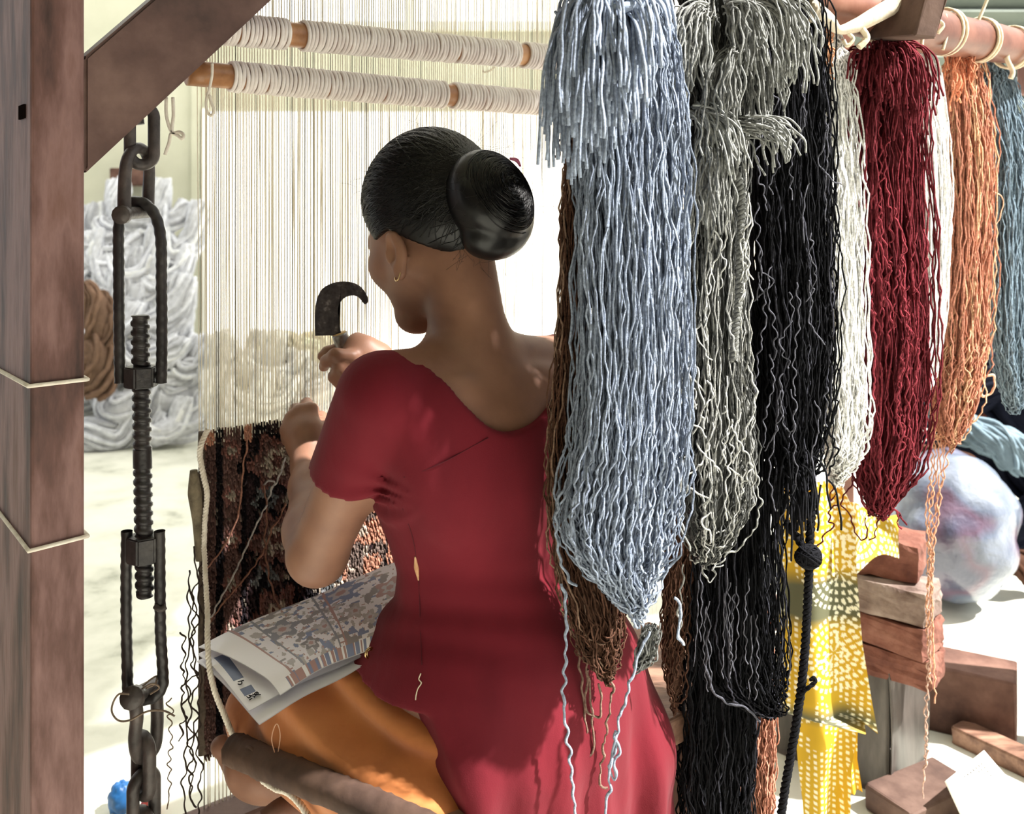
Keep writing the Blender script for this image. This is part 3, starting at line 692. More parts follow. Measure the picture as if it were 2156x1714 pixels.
# right hand: gripping the knife handle
hr = P(757, 752, 1.478)
v.chain([WRR, hr], [.025, .026], .015)
v.ell(hr + [.002, .004, 0], (.030, .022, .026), None, .014)
v.cone(P(770, 728, 1.48), P(752, 720, 1.485), .015, .015, .012)
v.chain([P(742, 752, 1.455), P(706, 748, 1.448), P(688, 760, 1.462), P(682, 772, 1.480)], [.0125, .0110, .0098, .0085], .004)          # index wraps the handle
v.chain([P(748, 728, 1.505), P(718, 735, 1.517), P(690, 742, 1.510), P(679, 750, 1.500)], [.014, .0115, .010, .0085], .004)           # thumb
v.chain([P(744, 770, 1.458), P(716, 775, 1.450), P(704, 793, 1.466), P(708, 803, 1.485)], [.0122, .0112, .0098, .0082], .004)
v.chain([P(750, 784, 1.462), P(726, 790, 1.454), P(716, 806, 1.470), P(720, 812, 1.488)], [.0118, .0106, .0094, .008], .004)
v.chain([P(757, 795, 1.470), P(738, 803, 1.462), P(728, 814, 1.475), P(732, 817, 1.488)], [.0105, .0092, .0082, .0072], .004)
# legs (under the trousers) and a bare foot, sole towards the bench
HIPL = B(-.085, .02, .57); KNL = P(600, 1530, 1.39); HIPR = B(.095, .04, .57); KNR = B(.16, .38, .50)
v.cone(HIPL, KNL, .070, .045, .04); v.cone(HIPR, KNR, .075, .055, .04)
ANK = P(690, 1660, 1.34)
v.chain([KNR, B(.05, .30, .33), ANK], [.05, .042, .034], .03)
v.chain([ANK, P(640, 1645, 1.375), P(560, 1628, 1.385), P(515, 1612, 1.39)], [.034, .033, .033, .030], .02)
v.ell(P(545, 1650, 1.39), (.040, .022, .024), None, .02)
for (ua, va, ub, vb_, r0) in ((505, 1588, 466, 1572, .0165), (508, 1606, 474, 1596, .012), (510, 1622, 482, 1614, .0115), (514, 1637, 490, 1630, .0108), (518, 1650, 498, 1646, .010)):
    v.chain([P(ua, va, 1.395), P(ub, vb_, 1.40)], [r0, r0 * .95], .005)
Vb_, Qb_ = vb.mesh()
# light smoothing to remove grid marks
def smooth_mesh(V, Q, it=2, lam=.5):
    e = np.concatenate([Q[:, [0, 1]], Q[:, [1, 2]], Q[:, [2, 3]], Q[:, [3, 0]]]); cnt = np.bincount(e.ravel(), minlength=len(V)).astype(float)
    for _ in range(it):
        for lm in (lam, -lam * 1.02):
            acc = np.stack([np.bincount(e[:, 0], V[e[:, 1], k], len(V)) + np.bincount(e[:, 1], V[e[:, 0], k], len(V)) for k in range(3)], -1)
            V = V + lm * (acc / np.maximum(cnt, 1)[:, None] - V)
    return V
Vb_ = smooth_mesh(Vb_, Qb_, 3)
k = NT('skin'); tc = k.n('ShaderNodeTexCoord'); nz = k.n('ShaderNodeTexNoise'); nz.inputs['Scale'].default_value = 14; nz.inputs['Detail'].default_value = 5; k.l(tc.outputs['Object'], nz.inputs['Vector'])
rp = k.n('ShaderNodeValToRGB'); e = rp.color_ramp.elements; e[0].position = .3; e[0].color = c4(lin(122, 86, 70)); e[1].position = .7; e[1].color = c4(lin(148, 108, 88))
k.l(nz.outputs[0], rp.inputs[0]); k.l(rp.outputs[0], k.b.inputs['Base Color']); k.b.inputs['Roughness'].default_value = .5; k.b.inputs['Specular IOR Level'].default_value = .35
k.b.inputs['Subsurface Weight'].default_value = .08; k.b.inputs['Subsurface Radius'].default_value = (.01, .004, .002); k.b.inputs['Subsurface Scale'].default_value = .5
n2 = k.n('ShaderNodeTexNoise'); n2.inputs['Scale'].default_value = 420; k.l(tc.outputs['Object'], n2.inputs['Vector']); bp = k.n('ShaderNodeBump'); bp.inputs['Strength'].default_value = .12; bp.inputs['Distance'].default_value = .001
k.l(n2.outputs[0], bp.inputs['Height']); k.l(bp.outputs[0], k.b.inputs['Normal'])
M['skin'] = k.m
person = mesh_np('person', Vb_, Qb_, M['skin'])
tag(person, 'woman in maroon tunic and orange trousers seated at the loom, knotting the carpet', 'person')

# --- tunic
vt = Vol((-.32, .98, .26), (.28, 1.50, 1.06), .0049)
torso(vt, .009); upper_arm_r(vt, .011, .46)
# hip volume and hanging back panel
vt.ell(B(.01, -.005, .56), (.178, .132, .14), Rz, .05)
vt.cone(B(-.07, -.045, .50), B(-.072, -.050, .24), .085, .078, .05); vt.cone(B(.03, -.05, .50), B(.045, -.06, .24), .10, .098, .06); vt.cone(B(.12, -.03, .56), B(.158, -.05, .45), .085, .085, .05); vt.cone(B(.158, -.05, .45), B(.168, -.055, .24), .085, .088, .03)
vt.cone(B(-.075, .05, .565), KNL * .42 + HIPL * .58 + [0, 0, .02], .105, .095, .05)          # front flap over the thigh
S_ = tuple(slice(0, x) for x in vt.n); X, Y, Z = vt.grid(S_)
lx = (X - BX[0]) * Lv[0] + (Y - BX[1]) * Lv[1]; fy = (X - BX[0]) * Fv[0] + (Y - BX[1]) * Fv[1]
# folds: gather under the arm, vertical folds on the skirt, soft creases at the waist
low = np.clip((.60 - Z) / .2, 0, 1)
vt.a += (low * (.0060 * np.sin(lx * 62 + 4 * Z + 2 * np.sin(Z * 9)) + .0045 * np.sin(lx * 117 + 9 * Z + 1.3))).astype(np.float32)
ap = P(822, 1020, 1.185); dist = np.sqrt((X - ap[0]) ** 2 + (Y - ap[1]) ** 2 + (Z - ap[2]) ** 2); an = np.arctan2(Z - ap[2], lx - ((ap - BX) @ Lv))
vt.a += (.0040 * np.exp(-(dist / .055) ** 2) * np.sin(an * 11)).astype(np.float32)
waist = np.exp(-((Z - .70) / .06) ** 2)
vt.a += (.0010 * waist * np.sin(Z * 150 + lx * 25 + 2 * np.sin(fy * 20))).astype(np.float32)
# neckline: wide scoop at the back
ln = lx - (CL - .012); zn = .925 + .104 * np.clip(np.where(ln < 0, -ln / .100, ln / .135), 0, 1.2) ** 2.1 + np.where(fy > .02, .012, 0)
clip = (Z - zn) * .75
vt.a = np.maximum(vt.a, clip.astype(np.float32))
# sleeve hem: plane across the arm
def cutplane(vol, p, nrm, region):
    pl = (X - p[0]) * nrm[0] + (Y - p[1]) * nrm[1] + (Z - p[2]) * nrm[2]
    vol.a = np.where(region, np.maximum(vol.a, pl.astype(np.float32)), vol.a)
an_ = norm(ELL - SHL); hem = SHL + (ELL - SHL) * .455
vsl = Vol(vt.lo, vt.lo + (vt.n - 1) * vt.h - 1e-6, vt.h); vsl.a = np.full(vt.a.shape, 1.0, np.float32)
upper_arm_l(vsl, .012, .6)
vsl.a += (.0035 * np.exp(-(dist / .06) ** 2) * np.sin(an * 11)).astype(np.float32)
hn = norm(an_ + np.array([.22, 0, .05])); vsl.a = np.maximum(vsl.a, ((X - hem[0]) * hn[0] + (Y - hem[1]) * hn[1] + (Z - hem[2]) * hn[2]).astype(np.float32))
vsl.a = np.maximum(vsl.a, clip.astype(np.float32))
vt.a = smin(vt.a, vsl.a, .012)
# side slit: left of this line the skirt is open behind the thigh
slit = P(872, 1485, 1.15); s2 = P(985, 1714, 1.10)
lz = ((slit - BX) @ Lv) + (((s2 - BX) @ Lv) - ((slit - BX) @ Lv)) * (slit[2] - Z) / (slit[2] - s2[2])
back_open = ((lz - lx)).astype(np.float32)
vt.a = np.where((Z < slit[2]) & (fy < .10), np.maximum(vt.a, back_open), vt.a)
# front flap hem over the left thigh
f0 = P(748, 1388, 1.24); f1 = P(868, 1482, 1.17)
hemz = f0[2] + (f1[2] - f0[2]) * np.clip((X - f0[0]) / (f1[0] - f0[0]), -1.0, 1.4)
flapcut = np.maximum(hemz - Z, (f0[0] - X) * .9).astype(np.float32)
vt.a = np.where((lx < lz - .0) & (Z < .66) & (X < f1[0] + .02), np.maximum(vt.a, flapcut), vt.a)
vt.a = np.maximum(vt.a, (.27 - Z).astype(np.float32))
vt.a = np.maximum(vt.a, ((fy - .20)).astype(np.float32))
Vt_, Qt_ = vt.mesh(); Vt_ = smooth_mesh(Vt_, Qt_, 3)
k = NT('maroon_cloth'); tc = k.n('ShaderNodeTexCoord'); mp = k.n('ShaderNodeMapping'); mp.inputs['Scale'].default_value = (1, 1, .45); k.l(tc.outputs['Object'], mp.inputs[0])
nz = k.n('ShaderNodeTexNoise'); nz.inputs['Scale'].default_value = 9; nz.inputs['Detail'].default_value = 4; k.l(mp.outputs[0], nz.inputs['Vector'])
rp = k.n('ShaderNodeValToRGB'); e = rp.color_ramp.elements; e[0].position = .3; e[0].color = c4(lin(92, 20, 31)); e[1].position = .7; e[1].color = c4(lin(110, 26, 38))
k.l(nz.outputs[0], rp.inputs[0]); k.l(rp.outputs[0], k.b.inputs['Base Color']); k.b.inputs['Roughness'].default_value = .85; k.b.inputs['Sheen Weight'].default_value = .04; k.b.inputs['Specular IOR Level'].default_value = .15
n1 = k.n('ShaderNodeTexNoise'); n1.inputs['Scale'].default_value = 16; n1.inputs['Detail'].default_value = 3; k.l(mp.outputs[0], n1.inputs['Vector'])
n2 = k.n('ShaderNodeTexNoise'); n2.inputs['Scale'].default_value = 700; k.l(tc.outputs['Object'], n2.inputs['Vector'])
b1 = k.n('ShaderNodeBump'); b1.inputs['Strength'].default_value = .45; b1.inputs['Distance'].default_value = .010; k.l(n1.outputs[0], b1.inputs['Height'])
b2 = k.n('ShaderNodeBump'); b2.inputs['Strength'].default_value = .3; b2.inputs['Distance'].default_value = .0008; k.l(n2.outputs[0], b2.inputs['Height']); k.l(b1.outputs[0], b2.inputs['Normal']); k.l(b2.outputs[0], k.b.inputs['Normal'])
M['maroon'] = k.m
tunic = mesh_np('tunic', Vt_, Qt_, M['maroon'], person); tunic['label'] = 'maroon short sleeved tunic with a wide scooped back'

# --- trousers: loose folded leg on the lap
vp = Vol((-.46, .98, .22), (.26, 1.62, .68), .0056)
kn_ = P(590, 1510, 1.395)
vp.cone(B(-.06, .02, .575), kn_, .092, .062, .05)
vp.cone(kn_, P(910, 1705, 1.20), .056, .072, .07)
vp.cone(P(700, 1500, 1.30), P(860, 1640, 1.20), .085, .085, .08)
vp.cone(B(.095, .04, .58), B(.16, .36, .51), .085, .07, .05); vp.cone(B(.16, .36, .49), B(.06, .26, .36), .065, .05, .05)
S_ = tuple(slice(0, x) for x in vp.n); X2, Y2, Z2 = vp.grid(S_)
# long sweeping folds running from the knee down towards the seat
p0 = P(640, 1380, 1.30); fd = norm(P(900, 1660, 1.2) - P(660, 1430, 1.3)); fn_ = norm(np.cross(fd, [0, -1, 0]))
sN = (X2 - p0[0]) * fn_[0] + (Y2 - p0[1]) * fn_[1] + (Z2 - p0[2]) * fn_[2]; sT_ = (X2 - p0[0]) * fd[0] + (Y2 - p0[1]) * fd[1] + (Z2 - p0[2]) * fd[2]
wv = sN + .5 * np.clip(sT_, 0, 1) ** 2
vp.a += (.009 * np.cos(wv * 95 + .6) * np.exp(-((wv) / .10) ** 2) + .004 * np.cos(wv * 60)).astype(np.float32)
Vp_, Qp_ = vp.mesh(); Vp_ = smooth_mesh(Vp_, Qp_, 3)
M['orange'] = mat_noise('orange_cloth', [lin(162, 98, 54), lin(184, 114, 64), lin(194, 124, 74)], 7, .8, (1, 1, 1), .5, 16, spec=.2, sheen=.2, bdist=.006)
trousers = mesh_np('trousers', Vp_, Qp_, M['orange'], person); trousers['label'] = 'loose orange cotton trousers'

# --- hair: combed cap, bun and loose hairs
vh = Vol(Hc - .20, Hc + .20, .0033)
vh.ell(H(0, -.004, .004), (.0865, .106, .1025), HR, .02)
vh.ell(H(0, -.05, -.03), (.075, .065, .072), HR, .03)
Sh = tuple(slice(0, x) for x in vh.n); Xh, Yh, Zh = vh.grid(Sh)
def hloc(x, y, z):
    dx, dy, dz = x - Hc[0], y - Hc[1], z - Hc[2]
    return [dx * a[0] + dy * a[1] + dz * a[2] for a in (hR, hF, hU)]
hr_, hf_, hu_ = hloc(Xh, Yh, Zh)
# hairline: forehead edge high, over the ears, down to the nape
hl_u = np.where(hf_ > .0, -.032 + 3.2 * np.maximum(hf_ - .045, 0) * 1.0 + .0 * hf_, np.maximum(-.034 + 1.0 * hf_, -.112))
vh.a = np.maximum(vh.a, ((hl_u - hu_) * .7).astype(np.float32))
vh.a += (.0012 * np.sin(np.arctan2(hr_, hu_ + .02) * 60)).astype(np.float32) * .35
Vh_, Qh_ = vh.mesh(); Vh_ = smooth_mesh(Vh_, Qh_, 2)
k = NT('black_hair'); k.b.inputs['Base Color'].default_value = c4(lin(11, 9, 10)); k.b.inputs['Roughness'].default_value = .34; k.b.inputs['Specular IOR Level'].default_value = .32
tc = k.n('ShaderNodeTexCoord'); mp = k.n('ShaderNodeMapping'); mp.inputs['Scale'].default_value = (1, 1, 1); k.l(tc.outputs['Object'], mp.inputs[0])
nz = k.n('ShaderNodeTexNoise'); nz.inputs['Scale'].default_value = 160; k.l(mp.outputs[0], nz.inputs['Vector']); bp = k.n('ShaderNodeBump'); bp.inputs['Strength'].default_value = .1; bp.inputs['Distance'].default_value = .001
k.l(nz.outputs[0], bp.inputs['Height']); k.l(bp.outputs[0], k.b.inputs['Normal'])
M['hair'] = k.m
hair = mesh_np('hair', Vh_, Qh_, M['hair'], person); hair['label'] = 'glossy black hair combed back into a low bun'
BUN = H(-.002, -.118, -.045)
# bun: a fat coil wound round itself
vbn = Vol(BUN - .10, BUN + .10, .003)
ax_b = -hF; e1 = norm(hR * .9 + hU * .25); e2 = norm(np.cross(ax_b, e1))
vbn.ell(BUN, (.058, .050, .066), np.stack([e1, ax_b, e2]), .01)
pts = []
for i in range(26):
    a = -2.2 + i * .27; R_ = .040 - .0004 * i
    pts.append(BUN + e1 * R_ * math.cos(a) + e2 * R_ * 1.12 * math.sin(a) + ax_b * (-.012 + .0012 * i))
vbn.chain(pts, [.032 - .0003 * i for i in range(26)], .004)
vbn.ell(BUN + ax_b * .030 + e1 * .008 + e2 * .004, (.026, .018, .030), np.stack([e1, ax_b, e2]), .004)
Vn_, Qn_ = vbn.mesh(); Vn_ = smooth_mesh(Vn_, Qn_, 2)
bun = mesh_np('bun', Vn_, Qn_, M['hair'], hair)
# combed strands hugging the scalp towards the bun
def comb(vol, starts, target, steps, lift, jit, g):
    p = starts.copy(); out = [p.copy()]; step = np.linalg.norm(target - p, axis=1, keepdims=True) / steps * 1.12
    for _ in range(steps):
        d = target - p; n_ = vol.grad(p); d = d - (d * n_).sum(-1, keepdims=True) * n_; p = p + norm(d) * step
        p = p - vol.grad(p) * (vol.sample(p) - lift)[:, None]; out.append(p.copy())
    return np.stack(out, 1)
g = np.random.default_rng(5)
nS = 1150
dirs = norm(g.normal(0, 1, (nS * 6, 3))); pts = Hc + dirs * .15
for _ in range(12): pts = pts - vh.grad(pts, .006) * np.clip(vh.sample(pts), -.02, .02)[:, None]
r0, f0_, u0_ = [((pts - Hc) @ a) for a in (hR, hF, hU)]
ok = (np.abs(vh.sample(pts)) < .003) & (f0_ > -.085) & (u0_ > np.where(f0_ > 0, -.028, -.030 + 1.0 * f0_))
pts = pts[ok][:nS]
tgt = H(0, -.10, -.01) + g.normal(0, .018, (len(pts), 3))
SS = comb(vh, pts, tgt, 12, .0006, 0, g)
V, Q = tubes(SS, np.linspace(.0007, .0006, 13)[None] * np.ones((len(SS), 1)), 3)
o = mesh_np('combed_strands', V, Q, M['hair'], hair); tag(o, kind='stuff')
# strands wound over the bun
st = []
for i in range(260):
    a0_ = g.random() * 6.28; R0 = .006 + .062 * g.random(); arc = 1.2 + g.random() * 1.4
    a = a0_ + np.linspace(0, arc, 14); R_ = R0 + np.linspace(0, .012 * g.normal(), 14)
    p = BUN + e1 * (R_ * np.cos(a))[:, None] + e2 * (R_ * 1.1 * np.sin(a))[:, None] + ax_b * .045
    for _ in range(10): p = p - vbn.grad(p, .005) * np.clip(vbn.sample(p) - .0004, -.02, .02)[:, None]
    st.append(p)
V, Q = tubes(np.array(st), .0009, 3); o = mesh_np('bun_strands', V, Q, M['hair'], bun); tag(o, kind='stuff')
# flyaway hairs
fl_ = []
for i in range(150):
    if i < 60: th = g.uniform(-.6, 3.4); b0 = BUN + (e1 * math.cos(th) + e2 * math.sin(th)) * .064 + ax_b * g.uniform(-.02, .03)
    elif i < 105: d = norm(np.array([g.normal(0, .7), g.normal(0, .5), g.uniform(.1, 1)])); b0 = Hc + d * .104
    else: b0 = H(g.uniform(-.05, .055), -.075 + g.normal(0, .012), -.095 + g.normal(0, .012))
    dr = norm(g.normal(0, 1, 3) + (np.array([.5, -.3, .35]) if i < 105 else np.array([.35, -.3, -1.0]))); L_ = g.uniform(.015, .045); c_ = g.normal(0, 1, 3)
    s = np.linspace(0, 1, 9)[:, None]; fl_.append(b0 + dr * L_ * s + c_ * .012 * s ** 2 * g.choice([.5, 1.2]))
V, Q = tubes(np.array(fl_), .00017, 3); o = mesh_np('loose_hairs', V, Q, M['hair'], hair); tag(o, kind='stuff')
pink = mat_noise('pink_tie', [lin(170, 70, 110), lin(205, 120, 150)], 60, .6)
tube_obj('hair_tie', [BUN + e1 * .020 + e2 * .034 + ax_b * .046, BUN + e1 * .026 + e2 * .028 + ax_b * .050, BUN + e1 * .032 + e2 * .020 + ax_b * .046], [.0015, .0028, .0015], pink, hair, 6, 12)
# earring: small gold hoop through the left lobe
k = NT('gold'); k.b.inputs['Base Color'].default_value = c4(lin(210, 180, 130)); k.b.inputs['Metallic'].default_value = 1; k.b.inputs['Roughness'].default_value = .25; M['gold'] = k.m
for sgn in (-1, 1):
    ec = H(sgn * .083, 0, -.096); a = np.linspace(0, 6.4, 24)
    pts = ec + np.outer(np.cos(a), hF) * .006 + np.outer(np.sin(a), norm(hU - sgn * .5 * hR)) * .011
    tube_obj('earring', pts, .0009, M['gold'], person, 6, raw=True)
# seams stitched on the tunic: points found on the cloth along lines of sight
def on_tunic(u, v, lift=.0006):
    ds = np.arange(1.0, 1.45, .002); pp = np.stack([P(u, v, d_) for d_ in ds]); s_ = vt.sample(pp); i = int(np.argmax(s_ < 0)); return P(u, v, ds[i] - lift - .001)
M['seam'] = mat_noise('seam', [lin(70, 16, 26), lin(84, 20, 30)], 60, .9)
for uv in ([(1028, 922), (985, 945), (940, 970), (895, 990), (850, 1005)], [(848, 1070), (868, 1130), (880, 1200), (884, 1280), (886, 1350), (888, 1400)]):
    tube_obj('seam', [on_tunic(a, b) for a, b in uv], .0006, M['seam'], tunic, 5, 40)
# loose threads and a small charm on the tunic
tube_obj('thread', [on_tunic(a, b, .001) for a, b in ((886, 1418), (882, 1430), (887, 1438), (880, 1450), (876, 1464), (875, 1474))], .0007, M['cotton_cream'], tunic, 4, 40)
tube_obj('side_tassel', [on_tunic(a, b, .001) for a, b in ((874, 1172), (877, 1195), (881, 1222))], [.001, .0035, .0008], mat_noise('tassel_gold', [lin(180, 130, 90), lin(220, 180, 140)], 60, .7), tunic, 6, 14)
a = np.linspace(0, 11, 40); bcen = on_tunic(779, 1374, .002)
tube_obj('charm', bcen + np.outer(np.cos(a) * (.003 + .0004 * a), Lv) * 1.0 + np.outer(np.sin(a) * (.003 + .0004 * a), Zv), .0012, M['gold'], tunic, 5, raw=True)

# ------------------------------------------------------------------ hooked knife in her right hand
kn = empty('hooked_knife', P(725, 740, 1.488), 'hooked iron carpet knife with wooden handle held in her right hand', 'knife')
KD = 1.488
outline = [(664, 707), (663, 680), (664, 650), (668, 628), (678, 609), (695, 598), (715, 593), (738, 594), (757, 602), (770, 617), (775, 630), (773, 639), (767, 640), (762, 634), (755, 626), (744, 622), (730, 625), (718, 634), (712, 648), (713, 668), (716, 690), (717, 704), (700, 707), (697, 706)]
pts = spline([P(a, b, KD) for a, b in outline], 120)
bm = bmesh.new(); fr = [bm.verts.new(p + np.array([.0, -.0012, 0])) for p in pts]; bk = [bm.verts.new(p + np.array([0, .0012, 0])) for p in pts]
f1_ = bm.faces.new(fr); f2_ = bm.faces.new(bk[::-1])
for i in range(len(fr)):
    j = (i + 1) % len(fr); bm.faces.new([fr[j], fr[i], bk[i], bk[j]])
bmesh.ops.triangulate(bm, faces=[f1_, f2_]); bmesh.ops.recalc_face_normals(bm, faces=bm.faces); bm.verts.index_update()
Vk = np.array([v_.co[:] for v_ in bm.verts]); fs = [[v_.index for v_ in f.verts] for f in bm.faces]; bm.free()
m = MB(); m.add(Vk, [f for f in fs if len(f) == 4], [f for f in fs if len(f) == 3])
M['blade'] = mat_noise('blade', [lin(46, 42, 44), lin(70, 64, 66), lin(120, 114, 112)], 55, .42, (1, 1, 1), .4, 120, stops=[.4, .58, .66], metallic=.3)
m.build('blade', M['blade'], kn, False)
hd_dir = norm(P(740, 775, KD + .006) - P(716, 708, KD))
h0 = P(715, 704, KD)
tube_obj('ferrule', [h0 - hd_dir * .001, h0 + hd_dir * .012, h0 + hd_dir * .021], [.0125, .0128, .0130], mat_noise('ferrule', [lin(120, 118, 118), lin(190, 188, 186)], 40, .3, metallic=.8), kn, 14, 10)
tube_obj('handle', [h0 - hd_dir * .002, h0 + hd_dir * .02, h0 + hd_dir * .04, h0 + hd_dir * .08, h0 + hd_dir * .10], [.0112, .0115, .0145, .0135, .012], mat_noise('handle_wood', [lin(190, 156, 108), lin(216, 186, 140)], 40, .6, bump=.2), kn, 14, 24)
# ------------------------------------------------------------------ pole and hanging skeins
K0 = np.array([.145, 1.149, 0.0])
def K(t, off, z): return K0 + t * Lv + off * Fv + z * Zv
PZ = 1.502
rack = empty('hanging_rack', K(1.3, 0, 0), 'round wooden pole on posts from which the yarn skeins hang', 'rack')
tt = np.linspace(-.35, 1.75, 60)
tube_obj('pole', np.array([K(t, 0, PZ + .004 * math.sin(t * 7)) for t in tt]), .0355 * (1 + .05 * np.sin(tt * 11) + .03 * np.sin(tt * 29)), M['wood_pole'], rack, 24, raw=True)
beam('upright', K(1.45, .07, .80), Lv, Fv, Zv, .03, .03, .80, M['wood_pole'], rack, .004)
tube_obj('hanging_rope', [K(-.28, 0, 3.2), K(-.28, .002, 2.4), K(-.28, 0, PZ + .03)], .008, M['cotton_cream'], rack, 8, 20)
# square wooden peg and rag lashed to the pole
pg = P(1907, 40, 1.40)
beam('peg', pg, norm(np.array([.9, .25, -.05])), norm(np.array([-.25, .9, .12])), norm(np.array([.25, -.1, .95])), .018, .055, .030, M['wood_peg'], rack, .003, .0006, 3)
ragm = mat_noise('rag_cloth', [lin(176, 160, 140), lin(222, 210, 190)], 25, .95, (1, 1, 1), .6, 60)
tube_obj('rag', [P(1700, 20, 1.30), P(1740, 40, 1.32), P(1765, 62, 1.34), P(1800, 55, 1.36), P(1840, 34, 1.38), P(1880, 12, 1.40), P(1915, -6, 1.41), P(1945, 10, 1.44), P(1955, 30, 1.46)], [.018, .011, .006, .010, .012, .013, .016, .014, .010], ragm, rack, 10, 60)
def tie(pts, r=.003, mat='cotton_cream', nm='tie_string'): return tube_obj(nm, pts, r, M[mat], rack, 6, 40)
def pole_ring(u, r=.0028):
    k_ = (u - CU) / FPX; t = (k_ * K0[1] - K0[0]) / (Lv[0] - k_ * Lv[1]); a = np.linspace(0, 2 * np.pi, 25)
    tube_obj('lashing', np.array([K(t + .006 * math.sin(x), 0, PZ) + .0385 * (math.cos(x) * Zv + math.sin(x) * Fv) for x in a]), r, M['cotton_cream'], rack, 6, raw=True)
    return t
for u in (1843, 1850, 1985, 1993, 2060, 2066, 2128, 2135): pole_ring(u)
def skein(label, ctl, colr, nloop, r, seed, thick=.62, N=130, wamp=.0027, wl=.035, clamp=.006, cvar=.16, lights=None, endvar=.10, name='yarn_skein', group='yarn skeins hanging from the pole', tips=None):
    """ctl: rows (u, v, depth, half width px). A hank of closed yarn loops hung over its upper end."""
    g = np.random.default_rng(seed); ctl = np.array(ctl, float)
    C = np.array([P(a, b, d) for a, b, d, _ in ctl]); hw = ctl[:, 3] * ctl[:, 2] / FPX
    top = C[0]; ob = empty(name, top, label, 'yarn', group)
    ns = 200; cs = spline(C, ns); hs = np.maximum(spline(np.stack([hw, hw, hw], 1), ns)[:, 0], .004)
    Ltot = np.linalg.norm(np.diff(cs, axis=0), axis=1).sum()
    th = g.random(nloop) * 2 * np.pi; rho = np.sqrt(.30 + .70 * g.random(nloop))
    a0 = rho * np.cos(th); b0 = rho * np.sin(th) * thick
    a1 = -a0 + g.normal(0, .25, nloop); b1 = b0 + g.normal(0, .35, nloop); b1 = np.clip(b1, -thick, thick); a1 = np.clip(a1, -1, 1)
    tau = np.linspace(0, 1, N)[None]
    send = 1 - endvar * g.random((nloop, 1)) ** 1.5 - .03 * np.abs(a0)[:, None]
    win = .02 + .05 * np.abs(a0 - a1)[:, None]
    m_ = 1 / (1 + np.exp(-(tau - .5) / (win * .35)))
    a = a0[:, None] * (1 - m_) + a1[:, None] * m_; b = b0[:, None] * (1 - m_) + b1[:, None] * m_
    s = send * (1 - np.sqrt((2 * tau - 1) ** 2 + win ** 2) + (np.sqrt(1 + win ** 2) - 1)); s = np.clip(s, 0, 1)
    fi = s * (ns - 1); i0 = np.clip(fi.astype(int), 0, ns - 2); f = (fi - i0)[..., None]
    cc = cs[i0] * (1 - f) + cs[i0 + 1] * f; hh = hs[i0] * (1 - f[..., 0]) + hs[i0 + 1] * f[..., 0]
    arc = np.broadcast_to(tau[0] * 2 * Ltot, (N,))
    X_ = norm(Lv * .55 + np.array([.84, 0, 0])); Y_ = np.cross(Zv, X_)
    ncl = 14; cid = g.integers(0, ncl, nloop)
    # clumps drift together along the skein
    cw1 = wob(ncl, N, tau[0] * 2 * Ltot, clamp, .22, g)[cid]; cw2 = wob(ncl, N, tau[0] * 2 * Ltot, clamp, .22, g)[cid]
    w1 = wob(nloop, N, arc, wamp, wl, g) + wob(nloop, N, arc, wamp * 1.2, wl * 3, g); w2 = wob(nloop, N, arc, wamp, wl, g) + wob(nloop, N, arc, wamp, wl * 3, g); w3 = wob(nloop, N, arc, wamp * .6, wl, g)
    S = cc + ((a * hh) + w1 + cw1)[..., None] * X_ + ((b * hh) + w2 + cw2)[..., None] * Y_ + w3[..., None] * Zv
    N = S.shape[1]; rr = .90 * r * (1 + .22 * wob(nloop, N, arc, 1, .05, g)) * (.85 + .3 * g.random((nloop, 1)))
    V, Q = tubes(S, rr, 3, ref=norm(Y_ + .13 * X_))
    col_ = colr[None] * (1 + cvar * g.normal(0, 1, (nloop, 1)))
    if lights is not None:
        mk = g.random(nloop) < lights[1]; col_[mk] = lights[0] * (1 + .1 * g.normal(0, 1, (mk.sum(), 1)))
    Cv = np.repeat(np.clip(col_, 0, 1), N * 3, axis=0)
    mb_ = MB(); mb_.add(V, Q, None, Cv)
    # inner body of the hank
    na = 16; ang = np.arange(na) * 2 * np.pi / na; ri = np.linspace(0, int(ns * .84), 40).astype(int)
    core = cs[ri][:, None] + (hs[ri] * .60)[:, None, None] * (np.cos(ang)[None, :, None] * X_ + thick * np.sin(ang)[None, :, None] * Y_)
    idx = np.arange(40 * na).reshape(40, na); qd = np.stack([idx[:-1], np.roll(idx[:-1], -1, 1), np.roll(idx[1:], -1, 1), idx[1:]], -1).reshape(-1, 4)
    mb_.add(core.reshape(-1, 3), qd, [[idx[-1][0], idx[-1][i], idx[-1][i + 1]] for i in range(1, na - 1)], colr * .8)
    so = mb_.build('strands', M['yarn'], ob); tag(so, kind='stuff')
    return ob
